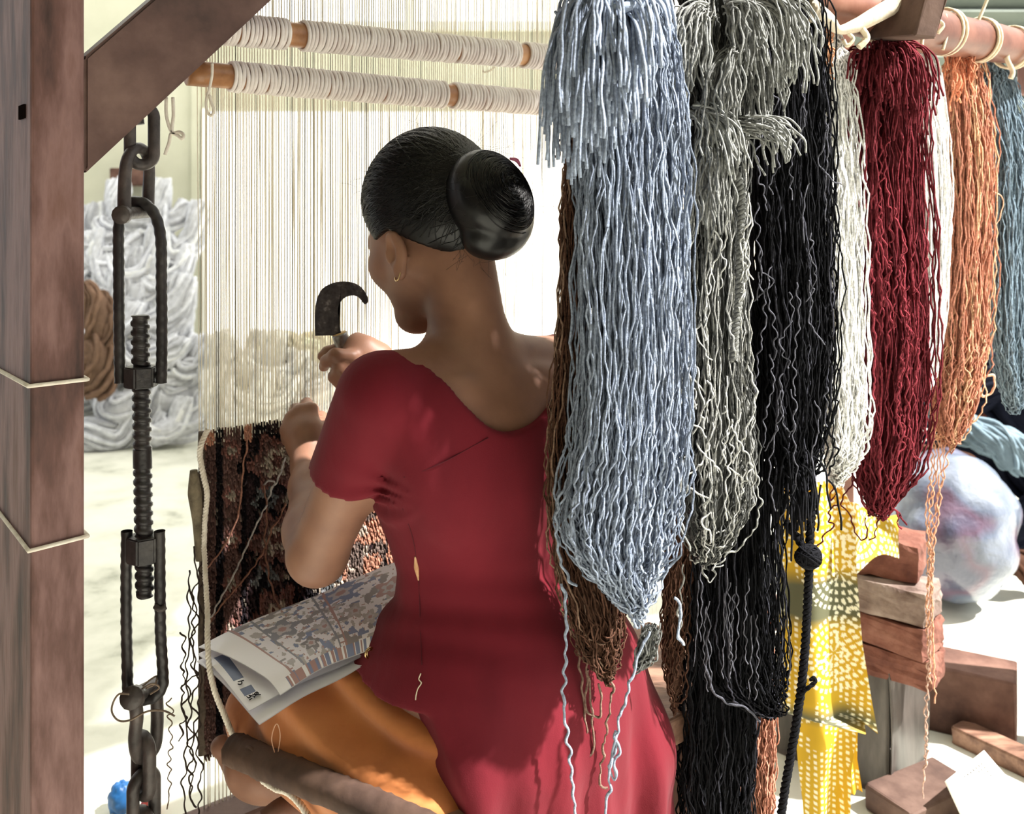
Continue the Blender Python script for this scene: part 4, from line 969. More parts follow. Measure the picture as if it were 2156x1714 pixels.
def tassel(parent, u, v, d, dirs, n, length, r, colr, seed, spread=.03, name='tassel', base=.012, curl=.002, cvar=.14, drop=1.0, N=18, lr=(.65, 1.1)):
    """a bunch of cut yarn ends leaving one knot: dirs = mean outward vector (world)"""
    g = np.random.default_rng(seed); o_ = P(u, v, d); S = np.zeros((n, N, 3)); s = np.linspace(0, 1, N)
    dirs = np.asarray(dirs, float)
    for i in range(n):
        L_ = length * g.uniform(*lr); out = dirs + np.clip(g.normal(0, spread, 3), -1.5 * spread, 1.5 * spread) * np.array([1, 1, .5]); b0 = o_ + g.normal(0, base, 3)
        p = b0 + np.outer(1 - np.exp(-3.2 * s), out) + np.outer(-(s ** 1.35) * L_ * drop, Zv)
        S[i] = p
    w1 = wob(n, N, s * length, curl, .05, g); w2 = wob(n, N, s * length, curl, .05, g)
    S[..., 0] += w1 * s; S[..., 1] += w2 * s
    V, Q = tubes(S, r * (1 + .15 * wob(n, N, s, 1, .3, g)), 4, ref=[.15, 1, .1])
    C = np.repeat(np.clip(colr[None] * (1 + cvar * g.normal(0, 1, (n, 1))), 0, 1), N * 4, axis=0)
    # blunt cut tips
    tips = np.arange(n * N * 4).reshape(n, N, 4)[:, -1]
    T3 = np.concatenate([tips[:, [0, 1, 2]], tips[:, [0, 2, 3]]])
    mb_ = MB(); mb_.add(V, Q, T3, C); o = mb_.build(name, M['yarn'], parent); tag(o, kind='stuff'); return o
def strand(parent, uvd, r, colr, seed, amp=.0018, n=120, name='loose_strand'):
    uv = [(a, b) for a, b, _ in uvd]; return yarn_line(name, uv, [c for _, _, c in uvd], r, colr, parent, amp, seed, 4, n)
LB, GY, BL, MR, SA, BG, WH, BN = lin(146, 156, 174), lin(118, 119, 117), lin(22, 22, 25), lin(104, 40, 47), lin(188, 128, 106), lin(128, 146, 160), lin(252, 251, 247), lin(88, 62, 50)
# light blue
d = 1.115
sb = skein('pale blue wool skein with a thick cut fringe at its top', [(1318, -80, d, 40), (1325, 60, d, 85), (1330, 250, d, 105), (1332, 500, d, 112), (1334, 800, d, 112), (1318, 1000, d, 122), (1302, 1130, d, 126), (1318, 1240, d, 100), (1352, 1330, d, 48)], LB, 165, .00165, 101, .60, 150)
for i, (du, dv, L_, dx, nn) in enumerate(((1262, 0, .175, (-.022, -.035, .012), 110), (1285, 6, .125, (.008, -.055, .008), 110), (1222, 30, .16, (-.008, -.012, 0), 60), (1325, 0, .072, (.006, -.04, 0.0), 45), (1265, 30, .135, (-.010, -.050, 0), 60))):
    tassel(sb, du, dv, d - .035, dx, nn, L_, .0018, LB * 1.06, 200 + i, .018)
tube_obj('tie', [P(1235, 12, d - .06), P(1290, 18, d - .085), P(1340, 10, d - .08), P(1368, -8, d - .06)], .006, M['cotton'] if False else mat_noise('blue_tie', [lin(150, 164, 190), lin(178, 190, 210)], 200, .9, bump=.5), sb, 8, 24)
for i, uvd in enumerate(([(1186, 1230, d), (1192, 1300, d), (1190, 1400, d), (1186, 1470, d), (1192, 1530, d), (1200, 1590, d), (1205, 1650, d), (1212, 1720, d)],
                         [(1368, 1330, d), (1352, 1360, d), (1335, 1410, d), (1318, 1470, d), (1300, 1530, d), (1298, 1570, d), (1285, 1610, d), (1283, 1660, d), (1273, 1716, d)],
                         [(1300, 1560, d), (1286, 1590, d), (1290, 1640, d), (1300, 1590, d), (1298, 1540, d)],
                         [(1195, 1010, d), (1176, 1060, d), (1172, 1120, d), (1180, 1180, d), (1196, 1215, d), (1212, 1235, d)],
                         [(1418, 1260, d), (1435, 1280, d), (1428, 1320, d), (1435, 1360, d)])):
    strand(sb, uvd, .0017, LB * 1.1, 300 + i)
# grey
d = 1.225
sg = skein('charcoal grey wool skein with knotted tufts', [(1500, -120, d, 40), (1500, 0, d, 70), (1505, 200, d, 72), (1506, 450, d, 66), (1505, 700, d, 68), (1512, 900, d, 78), (1505, 1050, d, 86), (1490, 1150, d, 70), (1470, 1215, d, 34)], GY * .5, 130, .0014, 102, .62, 140, wamp=.003, lights=(lin(176, 176, 172), .3))
G2 = lin(150, 151, 148)
for i, (u, v, dd, dx, nn, L_) in enumerate(((1475, 25, d - .055, (-.018, -.02, .01), 60, .11), (1540, 10, d - .05, (.02, -.02, .02), 60, .10), (1470, 232, d - .06, (.03, -.02, .0), 40, .075), (1545, 110, d - .06, (-.02, -.02, .0), 50, .09),
                                           (1575, 262, d - .05, (.045, -.015, .004), 34, .045), (1500, 300, d - .06, (-.01, -.02, 0), 50, .10), (1585, -10, d - .03, (.055, -.01, .01), 60, .12), (1560, 20, d - .03, (.03, -.01, .01), 50, .15), (1440, 60, d - .03, (-.008, -.01, 0), 40, .14))):
    tassel(sg, u, v, dd, dx, nn, L_, .0013, G2 * (.75 if i % 2 else 1.0), 400 + i, .014, base=.007, curl=.005)
# twisted grey cord down its right side
ctr = spline([P(1545, 362, d - .05), P(1556, 380, d - .05), P(1562, 430, d - .05), P(1558, 520, d - .05), P(1556, 620, d - .05), P(1548, 700, d - .05), P(1545, 760, d - .045)], 160)
sarc = np.concatenate([[0], np.cumsum(np.linalg.norm(np.diff(ctr, axis=0), axis=1))]); mb = MB()
for ph in (0, np.pi):
    T = norm(np.gradient(ctr, axis=0)); A = norm(np.cross(T, [0, 1, 0.2])); B_ = np.cross(T, A); a = sarc * 520 + ph
    V, Q = tubes(ctr + .0026 * (np.cos(a)[:, None] * A + np.sin(a)[:, None] * B_), .0032, 6); mb.add(V, Q, None, G2 * .6)
mb.build('twisted_cord', M['yarn'], sg)
for i, uvd in enumerate(([(1590, 990, d), (1600, 1060, d), (1590, 1110, d), (1560, 1150, d), (1530, 1170, d), (1500, 1200, d)], [(1436, 900, d - .06), (1450, 1000, d - .06), (1430, 1090, d - .06), (1455, 1160, d - .05)],
                         [(1476, 1180, d), (1482, 1210, d), (1500, 1225, d), (1505, 1195, d), (1522, 1190, d)], [(1440, 1190, d), (1435, 1240, d), (1430, 1300, d), (1436, 1360, d)], [(1465, 230, d - .07), (1468, 300, d - .07), (1450, 380, d - .07), (1458, 480, d - .07), (1445, 600, d - .07)])):
    strand(sg, uvd, .0012, G2 * 1.1, 420 + i)
for i in range(26):
    g = np.random.default_rng(430 + i); u0 = g.uniform(1435, 1580); v0 = g.uniform(380, 1080); L_ = g.uniform(60, 220)
    strand(sg, [(u0, v0, d - .05), (u0 + g.normal(0, 12), v0 + L_ * .33, d - .055), (u0 + g.normal(0, 14), v0 + L_ * .66, d - .055), (u0 + g.normal(0, 16), v0 + L_, d - .05)], .0011, lin(196, 196, 192), 460 + i, .0022, 60)
# black skeins
d = 1.315
s1 = skein('short black wool skein with ragged fringe beside the white skein', [(1640, -120, d, 40), (1648, 0, d, 84), (1656, 250, d, 92), (1664, 500, d, 90), (1672, 750, d, 86), (1672, 950, d, 76), (1672, 1085, d, 50)], BL, 140, .0015, 103, .62, 136, cvar=.35, lights=(lin(66, 66, 74), .18), endvar=.06)
tassel(s1, 1672, 985, d - .03, (.0, -.01, 0), 60, .075, .0014, BL * 1.3, 501, .012, base=.016)
for i in range(24):
    g = np.random.default_rng(530 + i); u0 = g.uniform(1590, 1745); v0 = g.uniform(60, 900); L_ = g.uniform(80, 260)
    strand(s1, [(u0, v0, d - .058), (u0 + g.normal(0, 10), v0 + L_ * .33, d - .06), (u0 + g.normal(0, 12), v0 + L_ * .66, d - .06), (u0 + g.normal(0, 14), v0 + L_, d - .056)], .0010, lin(92, 92, 100), 560 + i, .0022, 60)
for i in range(9):
    g = np.random.default_rng(590 + i); v0 = 150 + i * 90
    strand(s1, [(1738, v0, d), (1752 + g.normal(0, 5), v0 + 40, d), (1756 + g.normal(0, 5), v0 + 80, d), (1742, v0 + 130, d)], .0014, BL, 600 + i, .0022, 50)
d = 1.325
s2 = skein('middle black wool skein hanging below the grey skein', [(1560, 600, d, 30), (1552, 760, d, 80), (1548, 1000, d, 100), (1550, 1250, d, 106), (1560, 1400, d, 104), (1590, 1470, d, 84), (1625, 1505, d, 40)], BL, 130, .0014, 104, .5, 120, cvar=.35, lights=(lin(60, 60, 68), .16), endvar=.04)
d = 1.335
s3 = skein('long black wool skein reaching towards the floor', [(1540, 900, d, 30), (1530, 1100, d, 70), (1516, 1350, d, 80), (1514, 1600, d, 80), (1512, 1800, d, 74), (1512, 1950, d, 40)], BL, 110, .0014, 105, .5, 110, cvar=.35, lights=(lin(56, 56, 64), .14))
for i in range(12):
    g = np.random.default_rng(630 + i); v0 = 1100 + i * 50
    strand(s3, [(1442, v0, d), (1432 + g.normal(0, 6), v0 + 50, d), (1430 + g.normal(0, 6), v0 + 110, d), (1440, v0 + 170, d)], .0014, BL, 650 + i, .002, 50)
for i in range(12):
    g = np.random.default_rng(680 + i); u0 = g.uniform(1470, 1600); v0 = g.uniform(1150, 1300)
    strand(s2, [(u0, v0, 1.27), (u0 + g.normal(0, 6), v0 + 90, 1.268), (u0 + g.normal(0, 8), v0 + 180, 1.268)], .0008, lin(96, 96, 104), 690 + i, .0015, 50)
strand(s2, [(1490, 1330, 1.27), (1488, 1400, 1.268), (1500, 1450, 1.27), (1530, 1480, 1.275), (1570, 1490, 1.28), (1600, 1520, 1.29)], .0016, lin(84, 84, 92), 699, .001, 70)
# black rope with a knot ball and a hooked end
rope = empty('black_rope', P(1700, 1175, 1.27), 'black twisted rope with a round knot hanging before the yellow cloth', 'rope')
def cord(parent, name, uvd, rc, rs, colr, n=200, tw=420):
    c = spline([P(*a) for a in uvd], n); s = np.concatenate([[0], np.cumsum(np.linalg.norm(np.diff(c, axis=0), axis=1))]); mb_ = MB()
    for ph in (0, np.pi):
        T = norm(np.gradient(c, axis=0)); A = norm(np.cross(T, [0.1, 1, 0.2])); B2 = np.cross(T, A); a = s * tw + ph
        V, Q = tubes(c + rc * (np.cos(a)[:, None] * A + np.sin(a)[:, None] * B2), rs, 6); mb_.add(V, Q, None, colr)
    return mb_.build(name, M['yarn'], parent)
cord(rope, 'cord', [(1712, 1040, 1.28), (1707, 1100, 1.275), (1704, 1160, 1.27), (1702, 1230, 1.27), (1697, 1330, 1.27), (1692, 1400, 1.27), (1684, 1470, 1.27), (1672, 1550, 1.27), (1656, 1640, 1.27), (1644, 1720, 1.27), (1636, 1790, 1.27)], .0026, .0038, BL * 1.2, 320)
cord(rope, 'cord', [(1655, 1100, 1.29), (1670, 1120, 1.28), (1690, 1150, 1.27), (1700, 1170, 1.265)], .0026, .0036, BL * 1.2, 80)
cord(rope, 'hooked_end', [(1686, 1460, 1.265), (1702, 1448, 1.26), (1716, 1436, 1.26), (1713, 1428, 1.262), (1706, 1432, 1.264)], .0008, .0022, BL, 60)
g = np.random.default_rng(77); kc = P(1702, 1172, 1.262); st = []
for i in range(40):
    n1_ = norm(g.normal(0, 1, 3)); e1_ = norm(np.cross(n1_, [.3, .2, 1])); e2_ = np.cross(n1_, e1_); a = np.linspace(0, 6.3, 22)
    st.append(kc + n1_ * .004 + (np.outer(np.cos(a), e1_) + np.outer(np.sin(a), e2_)) * np.array([.0165, .014, .015]) * g.uniform(.85, 1.02))
V, Q = tubes(np.array(st), .0018, 4); mesh_np('knot', V, Q, M['yarn'], rope, True, np.tile(BL * 1.3, (len(V), 1)))
# brown skeins
d = 1.165
s4 = skein('thin dark brown skein tucked behind the pale blue skein', [(1220, 240, d, 12), (1214, 420, d, 24), (1206, 700, d, 30), (1198, 950, d, 40), (1222, 1150, d, 58), (1258, 1300, d, 66), (1268, 1400, d, 50), (1280, 1450, d, 24)], BN, 80, .0014, 106, .5, 130, wamp=.003, cvar=.2, lights=(lin(138, 112, 96), .25), endvar=.22)
for i, uvd in enumerate(([(1170, 300, d), (1180, 310, d), (1176, 330, d), (1164, 325, d), (1168, 305, d), (1182, 292, d)], [(1212, 330, d), (1203, 400, d), (1208, 450, d), (1200, 470, d), (1204, 520, d), (1198, 560, d), (1204, 600, d)],
                         [(1200, 600, d), (1192, 680, d), (1190, 760, d), (1180, 860, d), (1172, 960, d)], [(1225, 1330, d), (1238, 1420, d), (1246, 1500, d), (1250, 1570, d), (1244, 1590, d), (1215, 1580, d), (1212, 1640, d), (1160, 1710, d)],
                         [(1280, 1350, d), (1290, 1440, d), (1276, 1540, d), (1268, 1600, d), (1262, 1650, d), (1280, 1660, d)], [(1240, 1410, d), (1232, 1480, d), (1248, 1510, d), (1266, 1500, d), (1262, 1440, d)],
                         [(1208, 1240, d), (1212, 1330, d), (1225, 1440, d), (1235, 1560, d), (1222, 1640, d), (1215, 1700, d)])):
    strand(s4, uvd, .0015, lin(128, 104, 92) if i > 2 else BN, 720 + i, .0016)
d = 1.30
s5 = skein('short dark brown skein between the grey and black skeins', [(1430, 1000, d, 14), (1428, 1150, d, 26), (1422, 1300, d, 28), (1420, 1420, d, 24), (1424, 1530, d, 14)], BN * .8, 40, .0014, 107, .5, 120, wamp=.003, endvar=.35)
# grey tuft hanging under the blue skein
tuft = skein('small grey wool tuft hanging on the bottom of the pale blue skein', [(1372, 1320, 1.13, 12), (1362, 1360, 1.13, 16), (1352, 1395, 1.13, 14), (1335, 1420, 1.13, 8)], GY, 30, .0013, 108, .8, 60, wamp=.004, endvar=.4)
# white, maroon, white, salmon, blue grey further along the pole
d = 1.43
sw = skein('bright white wool skein between the black and maroon skeins', [(1745, 70, d, 12), (1755, 160, d, 34), (1768, 400, d, 44), (1776, 700, d, 44), (1778, 900, d, 46), (1768, 985, d, 34), (1760, 1030, d, 18)], WH, 100, .0016, 109, .6, 96, wamp=.0035, cvar=.04)
for i in range(10):
    g = np.random.default_rng(740 + i); strand(sw, [(1740 + g.uniform(-5, 5), 30 + i * 9, d - .03), (1748, 60 + i * 9, d - .03), (1738 + g.uniform(-8, 14), 90 + i * 6, d - .03), (1752, 120 + i * 5, d - .03)], .0014, lin(206, 150, 116), 745 + i, .003, 40)
d = 1.50
sm = skein('maroon wool skein with a bushy knotted head', [(1878, 80, d, 16), (1868, 150, d, 62), (1858, 280, d, 84), (1868, 500, d, 82), (1880, 700, d, 80), (1878, 850, d, 78), (1866, 980, d, 72), (1852, 1065, d, 44), (1846, 1100, d, 20)], MR, 165, .0017, 110, .62, 120, cvar=.18, wamp=.0028, lights=(MR * 1.7, .2))
for i, (u, v, dx, nn, L_) in enumerate(((1830, 130, (-.035, -.03, .018), 70, .06), (1850, 120, (-.01, -.045, .02), 60, .09), (1885, 110, (.02, -.035, .01), 60, .12), (1820, 190, (-.03, -.03, .0), 50, .16), (1875, 85, (.0, -.01, .02), 20, .03))):
    tassel(sm, u, v, d - .03, dx, nn, L_, .0016, MR * 1.15, 760 + i, .014, base=.010, curl=.004)
for i, uvd in enumerate(([(1800, 1010, d), (1780, 1040, d), (1770, 1060, d), (1790, 1085, d), (1800, 1120, d), (1816, 1138, d), (1826, 1120, d), (1820, 1090, d)], [(1765, 1060, d), (1748, 1075, d), (1745, 1095, d), (1755, 1105, d), (1738, 1125, d), (1722, 1150, d)],
                         [(1850, 1090, d), (1846, 1115, d), (1838, 1132, d), (1830, 1138, d)], [(1880, 1070, d), (1896, 1085, d), (1908, 1105, d), (1900, 1095, d), (1888, 1075, d)], [(1770, 1010, d), (1752, 1030, d), (1748, 1055, d), (1760, 1040, d)],
                         [(1950, 300, d), (1958, 400, d), (1952, 500, d), (1964, 560, d), (1955, 640, d)], [(1935, 150, d), (1945, 180, d), (1950, 200, d), (1940, 230, d)])):
    strand(sm, uvd, .0013, MR * .9, 780 + i, .0018)
for i in range(22):
    g = np.random.default_rng(800 + i); u0 = g.uniform(1790, 1945); v0 = g.uniform(220, 850); L_ = g.uniform(120, 320)
    strand(sm, [(u0, v0, d - .060), (u0 + g.normal(0, 10), v0 + L_ * .33, d - .064), (u0 + g.normal(0, 12), v0 + L_ * .66, d - .064), (u0 + g.normal(0, 14), v0 + L_, d - .058)], .0015, MR * 1.6, 830 + i, .0026, 60)
d = 1.62
sw2 = skein('smooth white wool skein between the maroon and salmon skeins', [(1935, 95, d, 14), (1942, 150, d, 36), (1952, 300, d, 44), (1958, 500, d, 42), (1955, 700, d, 38), (1946, 850, d, 24)], WH, 90, .0015, 111, .6, 90, wamp=.0012, clamp=.002, cvar=.03)
d = 1.72
ss = skein('salmon orange wool skein with pale sunlit ends', [(2025, 95, d, 14), (2030, 150, d, 38), (2040, 300, d, 52), (2040, 500, d, 50), (2030, 700, d, 52), (2015, 800, d, 56), (2000, 900, d, 50), (1985, 960, d, 30)], SA, 120, .0016, 112, .6, 120, wamp=.003, cvar=.14, lights=(lin(232, 186, 150), .25), endvar=.25)  # lighter strands put sunlit highlights into the yarn colour
for i in range(6):
    g = np.random.default_rng(860 + i); v0 = 900
    strand(ss, [(1960 + i * 9, 860, d), (1962 + i * 6, 980, d), (1958 + i * 5 + g.normal(0, 6), 1080, d), (1955 + i * 3 + g.normal(0, 6), 1180, d), (1950 + i * 2 + g.normal(0, 6), 1280 + 40 * i, d)], .0013, lin(216, 160, 130), 870 + i, .002)
strand(ss, [(1965, 1150, d), (1960, 1300, d), (1954, 1450, d), (1950, 1560, d), (1946, 1630, d), (1942, 1680, d)], .0013, lin(190, 156, 140), 880, .0025, 160)
strand(ss, [(1956, 1180, d), (1952, 1300, d), (1955, 1400, d), (1948, 1500, d), (1952, 1600, d), (1942, 1620, d)], .0013, lin(190, 156, 140), 881, .0025, 160)
strand(ss, [(2085, 400, d), (2112, 420, d), (2100, 470, d), (2080, 490, d)], .001, lin(236, 196, 166), 882, .001, 60)
strand(ss, [(2060, 800, d), (2090, 790, d), (2092, 820, d), (2070, 835, d), (2062, 815, d)], .0022, lin(236, 190, 160), 883, .001, 60)
tassel(ss, 2020, 120, d - .03, (-.015, -.03, .01), 40, .08, .0016, lin(226, 150, 116), 885, .014, base=.01, curl=.006)
d = 1.83
sg2 = skein('blue grey wool skein at the far end of the pole', [(2090, 130, d, 14), (2098, 190, d, 36), (2120, 330, d, 46), (2124, 500, d, 46), (2128, 700, d, 42), (2134, 820, d, 34), (2136, 885, d, 18)], BG, 100, .0016, 113, .6, 110, wamp=.003, cvar=.14)
d = 1.44
sl2 = skein('pale salmon brown skein hanging low behind the black skeins', [(1600, 1250, d, 12), (1604, 1400, d, 26), (1606, 1550, d, 28), (1604, 1700, d, 28), (1600, 1850, d, 22)], lin(176, 122, 102), 60, .0015, 114, .6, 110, wamp=.003)
# strings tying the skeins to the pole
for u, v, dd, uv2 in ((1878, 92, 1.50, (1895, 20)), (1938, 100, 1.62, (1962, 30)), (1992, 105, 1.66, (1990, 30)), (2022, 100, 1.72, (2058, 50)), (2092, 132, 1.82, (2062, 50)), (2094, 132, 1.82, (2136, 95)), (1750, 75, 1.43, (1780, 0)), (1318, -80, 1.115, (1330, -150)), (1500, -120, 1.225, (1510, -150))):
    g = np.random.default_rng(int(u)); a = P(u, v, dd); b = P(uv2[0], uv2[1], dd - .03); mid = (a + b) / 2 + g.normal(0, .004, 3)
    tie([a, mid, b], .0026)
for i, uvd in enumerate(([(1960, 40, 1.5), (1970, 60, 1.5), (1945, 75, 1.5), (1940, 105, 1.5)], [(1950, 30, 1.5), (1985, 50, 1.5), (1975, 70, 1.5)], [(2130, 90, 1.72), (2120, 120, 1.72), (2132, 150, 1.72), (2128, 165, 1.72)],
                         [(2058, 48, 1.66), (2070, 20, 1.66), (2082, -10, 1.66)], [(1815, 60, 1.36), (1825, 80, 1.36), (1808, 100, 1.36)], [(1990, 30, 1.56), (1996, 60, 1.56), (1985, 105, 1.56)], [(1786, 70, 1.35), (1796, 82, 1.35), (1784, 96, 1.35), (1776, 84, 1.35)])):
    tie([P(*q_) for q_ in uvd], .003 if i not in (2, 4) else .005)
# ------------------------------------------------------------------ bench, log, beam
SZ = .495
bench = empty('bench', B(.3, 0, 0), 'brown wooden bench plank under the weaver', 'bench')
beam('plank', B(.135, .003, SZ - .02), Lv, Fv, Zv, .285, .120, .02, M['wood_bench'], bench, .004)
for l in (-.05, .36):
    beam('leg', B(l, -.005, (SZ - .04) / 2), Lv, Fv, Zv, .022, .10, (SZ - .04) / 2, M['wood_block'], bench, .003)
lp = [P(492, 1578, 1.295), P(515, 1587, 1.275), P(560, 1606, 1.235), P(640, 1640, 1.18), P(720, 1672, 1.13), P(800, 1706, 1.09), P(900, 1750, 1.05), P(1000, 1795, 1.01)]
n = 70; c = spline(lp, n); V, Q, T3 = tubes(c, np.interp(np.linspace(0, 1, n), [0, .03, .1, .5, 1], [.018, .0215, .0215, .020, .020])[None], 16, cap=True)
g = np.random.default_rng(8); V[:n * 16] += (norm(V[:n * 16].reshape(n, 16, 3) - c[:, None]) * (g.normal(0, .0007, (n, 16)) + .001 * np.sin(np.arange(16) * 1.7)[None])[..., None]).reshape(-1, 3)
log = empty('log', lp[0], 'weathered brown log lying across in front of the trousers', 'log')
mesh_np('trunk', V, [Q, T3], M['wood_log'], log)
kc = P(530, 1590, 1.245); a = np.linspace(0, 6.4, 26)
tube_obj('knot', kc + np.outer(np.cos(a) * .013, norm(c[12] - c[8])) + np.outer(np.sin(a) * .011, norm(np.cross(c[12] - c[8], [0, 1, 0]))), .0022, M['wood_log'], log, 6, raw=True)
tube_obj('yarn_loop', [P(578, 1584, 1.215), P(572, 1556, 1.21), P(578, 1530, 1.21), P(585, 1526, 1.21), P(590, 1550, 1.21), P(585, 1588, 1.215)], .0007, mat_noise('fine_thread', [lin(200, 150, 120), lin(220, 180, 150)], 40, .9), log, 4, 40)
beam('cloth_beam', W(.5, -.01, .225), Lv, Fv, Zv, .72, .035, .045, M['wood_dark'], loom, .008, .0008, 4)
tube_obj('treadle', [P(560, 1730, 1.25), P(600, 1702, 1.26), P(650, 1688, 1.29), P(700, 1680, 1.33)], .016, M['wood_block'], loom, 10, 20)

# ------------------------------------------------------------------ folded chart sheets on her lap
chart = empty('carpet_chart', P(640, 1380, 1.3), 'folded paper carpet design chart lying on her lap', 'paper')
def bil(A_, B_, C_, D_, u, v): return (np.outer((1 - u) * (1 - v), A_) + np.outer(u * (1 - v), B_) + np.outer(u * v, C_) + np.outer((1 - u) * v, D_))
def paper_surf(cor, u, v, roll=.0, sag=.0, wav=.002):
    p = bil(*cor, u, v)
    p[:, 2] += sag * (u * (1 - u) * 4) + wav * np.sin(u * 9 + v * 5) * 1.0 + .004 * np.sin(v * np.pi)
    p[:, 2] -= roll * np.maximum(v - .82, 0) ** 2 * 30
    return p
def chart_sheet(name, cor, nu, nv, colf, roll=0, sag=0, th=.0012, dz=0):
    gu, gv = np.meshgrid(np.arange(nu), np.arange(nv), indexing='ij'); gu = gu.ravel(); gv = gv.ravel(); Vs = []
    for a, b in ((0, 0), (1, 0), (1, 1), (0, 1)): Vs.append(paper_surf(cor, (gu + a) / nu, (gv + b) / nv, roll, sag))
    V = np.stack(Vs, 1).reshape(-1, 3); V[:, 2] += dz; Q = np.arange(len(V)).reshape(-1, 4); C = np.repeat(colf((gu + .5) / nu, (gv + .5) / nv), 4, axis=0)
    mb_ = MB(); mb_.add(V, Q, None, C); V2 = V.copy(); V2[:, 2] -= th; mb_.add(V2, Q[:, ::-1], None, np.tile(lin(222, 220, 226), (len(V), 1)))
    return mb_.build(name, M['paper'], chart, True)
M['paper'] = mat_vcol('paper', .42, .4)
PW, PB, PR, PG, PD = lin(248, 246, 252), lin(132, 142, 176), lin(178, 142, 140), lin(182, 176, 178), lin(142, 142, 154)
def chart_col(u, v):
    n = len(u); x = u * 46; y = v * 24; c = np.tile(PW, (n, 1))
    fldm = (u > .13) & (v < .93)
    c[fldm] = lin(236, 232, 240)
    ns_ = vnoise(x * 1.0, y * 1.0, 31); n2_ = vnoise(x * .7, y * .9, 32); n3_ = vnoise(x * 1.6, y * 1.4, 33)
    c[fldm & (ns_ > .70)] = PG; c[fldm & (n2_ > .78)] = PB; c[fldm & (n3_ > .84)] = PR; c[fldm & (vnoise(x * .5, y * .6, 35) > .76)] = lin(150, 144, 148)
    # big medallions
    for (cu, cv, R, cc) in ((.30, .35, .075, PD), (.62, .18, .09, PB), (.86, .4, .07, PR), (.47, .62, .05, PG), (.66, .58, .05, PG), (.56, .40, .035, PG), (.74, .72, .045, PG), (.35, .75, .045, lin(134, 128, 132))):
        th_ = np.arctan2((v - cv) * .6, u - cu); rr = np.hypot(u - cu, (v - cv) * .55); mk = rr < R * (1 + .25 * np.cos(5 * th_)); c[mk] = cc
        mk = rr < R * .55 * (1 + .25 * np.cos(5 * th_ + 1)); c[mk] = lin(196, 190, 196); mk = rr < R * .28; c[mk] = PR
    # border lines
    for uu_, cc in ((.135, PR), (.225, PD), (.50, PD), (.545, PR)):
        mk = (np.abs(u - uu_ - .03 * (v - .5) ** 2) < .006); c[mk] = cc
    edge = (v > .93) & (u > .06); c[edge] = PW
    ed = edge & (vnoise(u * 60, v * 0, 41) > .5); c[ed] = PB; ed = edge & (vnoise(u * 70, v * 0, 44) > .62); c[ed] = PR
    c[(u > .06) & (u < .09) & (v > .9)] = PW
    return c
A1, B1, C1, D1 = P(418, 1362, 1.385), P(890, 1166, 1.38), P(852, 1318, 1.215), P(590, 1440, 1.20)
chart_sheet('chart_sheet', (A1, B1, C1, D1), 190, 80, chart_col, roll=.012, sag=.006)
def blank(u, v): return np.tile(PW, (len(u), 1))
def marks(u, v):
    c = blank(u, v); y0 = (v > .86) & (v < .95)
    mk = (v > .2) & (v < .62) & (u > .035) & (u < .085); c[mk] = lin(96, 108, 140)
    mk = (v > .74) & (v < .84) & (u > .03) & (u < .095); c[mk] = lin(96, 108, 140)
    return c
A2, B2, C2, D2 = P(416, 1374, 1.385), P(890, 1186, 1.385), P(842, 1336, 1.215), P(524, 1490, 1.215)
mid = chart_sheet('chart_sheet', (A2, B2, C2, D2), 90, 60, marks, dz=-.002)
A3, B3, C3, D3 = P(414, 1386, 1.385), P(890, 1206, 1.39), P(820, 1360, 1.205), P(546, 1515, 1.20)
chart_sheet('chart_sheet', (A3, B3, C3, D3), 40, 30, blank, dz=-.004)
ink = mat_noise('ink', [lin(28, 28, 34), lin(44, 44, 50)], 30, .7, bump=0)
def pen(pts):
    u = np.array([a for a, _ in pts]); v = np.array([b for _, b in pts]); p = paper_surf((A2, B2, C2, D2), u, v); p[:, 2] += .0000
    tube_obj('handwriting', p + [0, -.0012, .0012], .00075, ink, mid, 4, 24)
pen([(.045, .665), (.075, .675)]); pen([(.062, .672), (.058, .70), (.045, .705), (.038, .69)])
pen([(.035, .865), (.04, .89), (.055, .885), (.05, .865)]); pen([(.055, .91), (.035, .915)]); pen([(.05, .865), (.07, .90)])
pen([(.07, .87), (.085, .90), (.10, .89), (.095, .87), (.08, .88), (.105, .92)]); pen([(.065, .915), (.10, .875)])

# ------------------------------------------------------------------ yellow tie dyed cloth
cl = []
def band_cloth(ctl, d0, nu, nv, amp, fr, ph, lean=0.0):
    """ctl rows: v, uleft, uright"""
    ctl = np.array(ctl, float); vv_ = np.linspace(ctl[0, 0], ctl[-1, 0], nv); ul = np.interp(vv_, ctl[:, 0], ctl[:, 1]); ur = np.interp(vv_, ctl[:, 0], ctl[:, 2])
    a = np.linspace(0, 1, nu)[:, None]; u = ul[None] * (1 - a) + ur[None] * a; s = np.linspace(0, 1, nv)[None]
    d = d0 + amp * np.sin(a * fr + ph + 1.2 * s) * (.4 + .6 * s) + lean * s
    V = np.stack([(u - CU) * d0 / FPX, d * np.ones_like(u), HC - (vv_[None] - CV) * d0 / FPX * np.ones_like(u)], -1)
    return V.reshape(-1, 3), nu, nv, a, s
YE, YO, OL, DW = lin(208, 172, 54), lin(214, 146, 44), lin(108, 108, 84), lin(246, 242, 218)
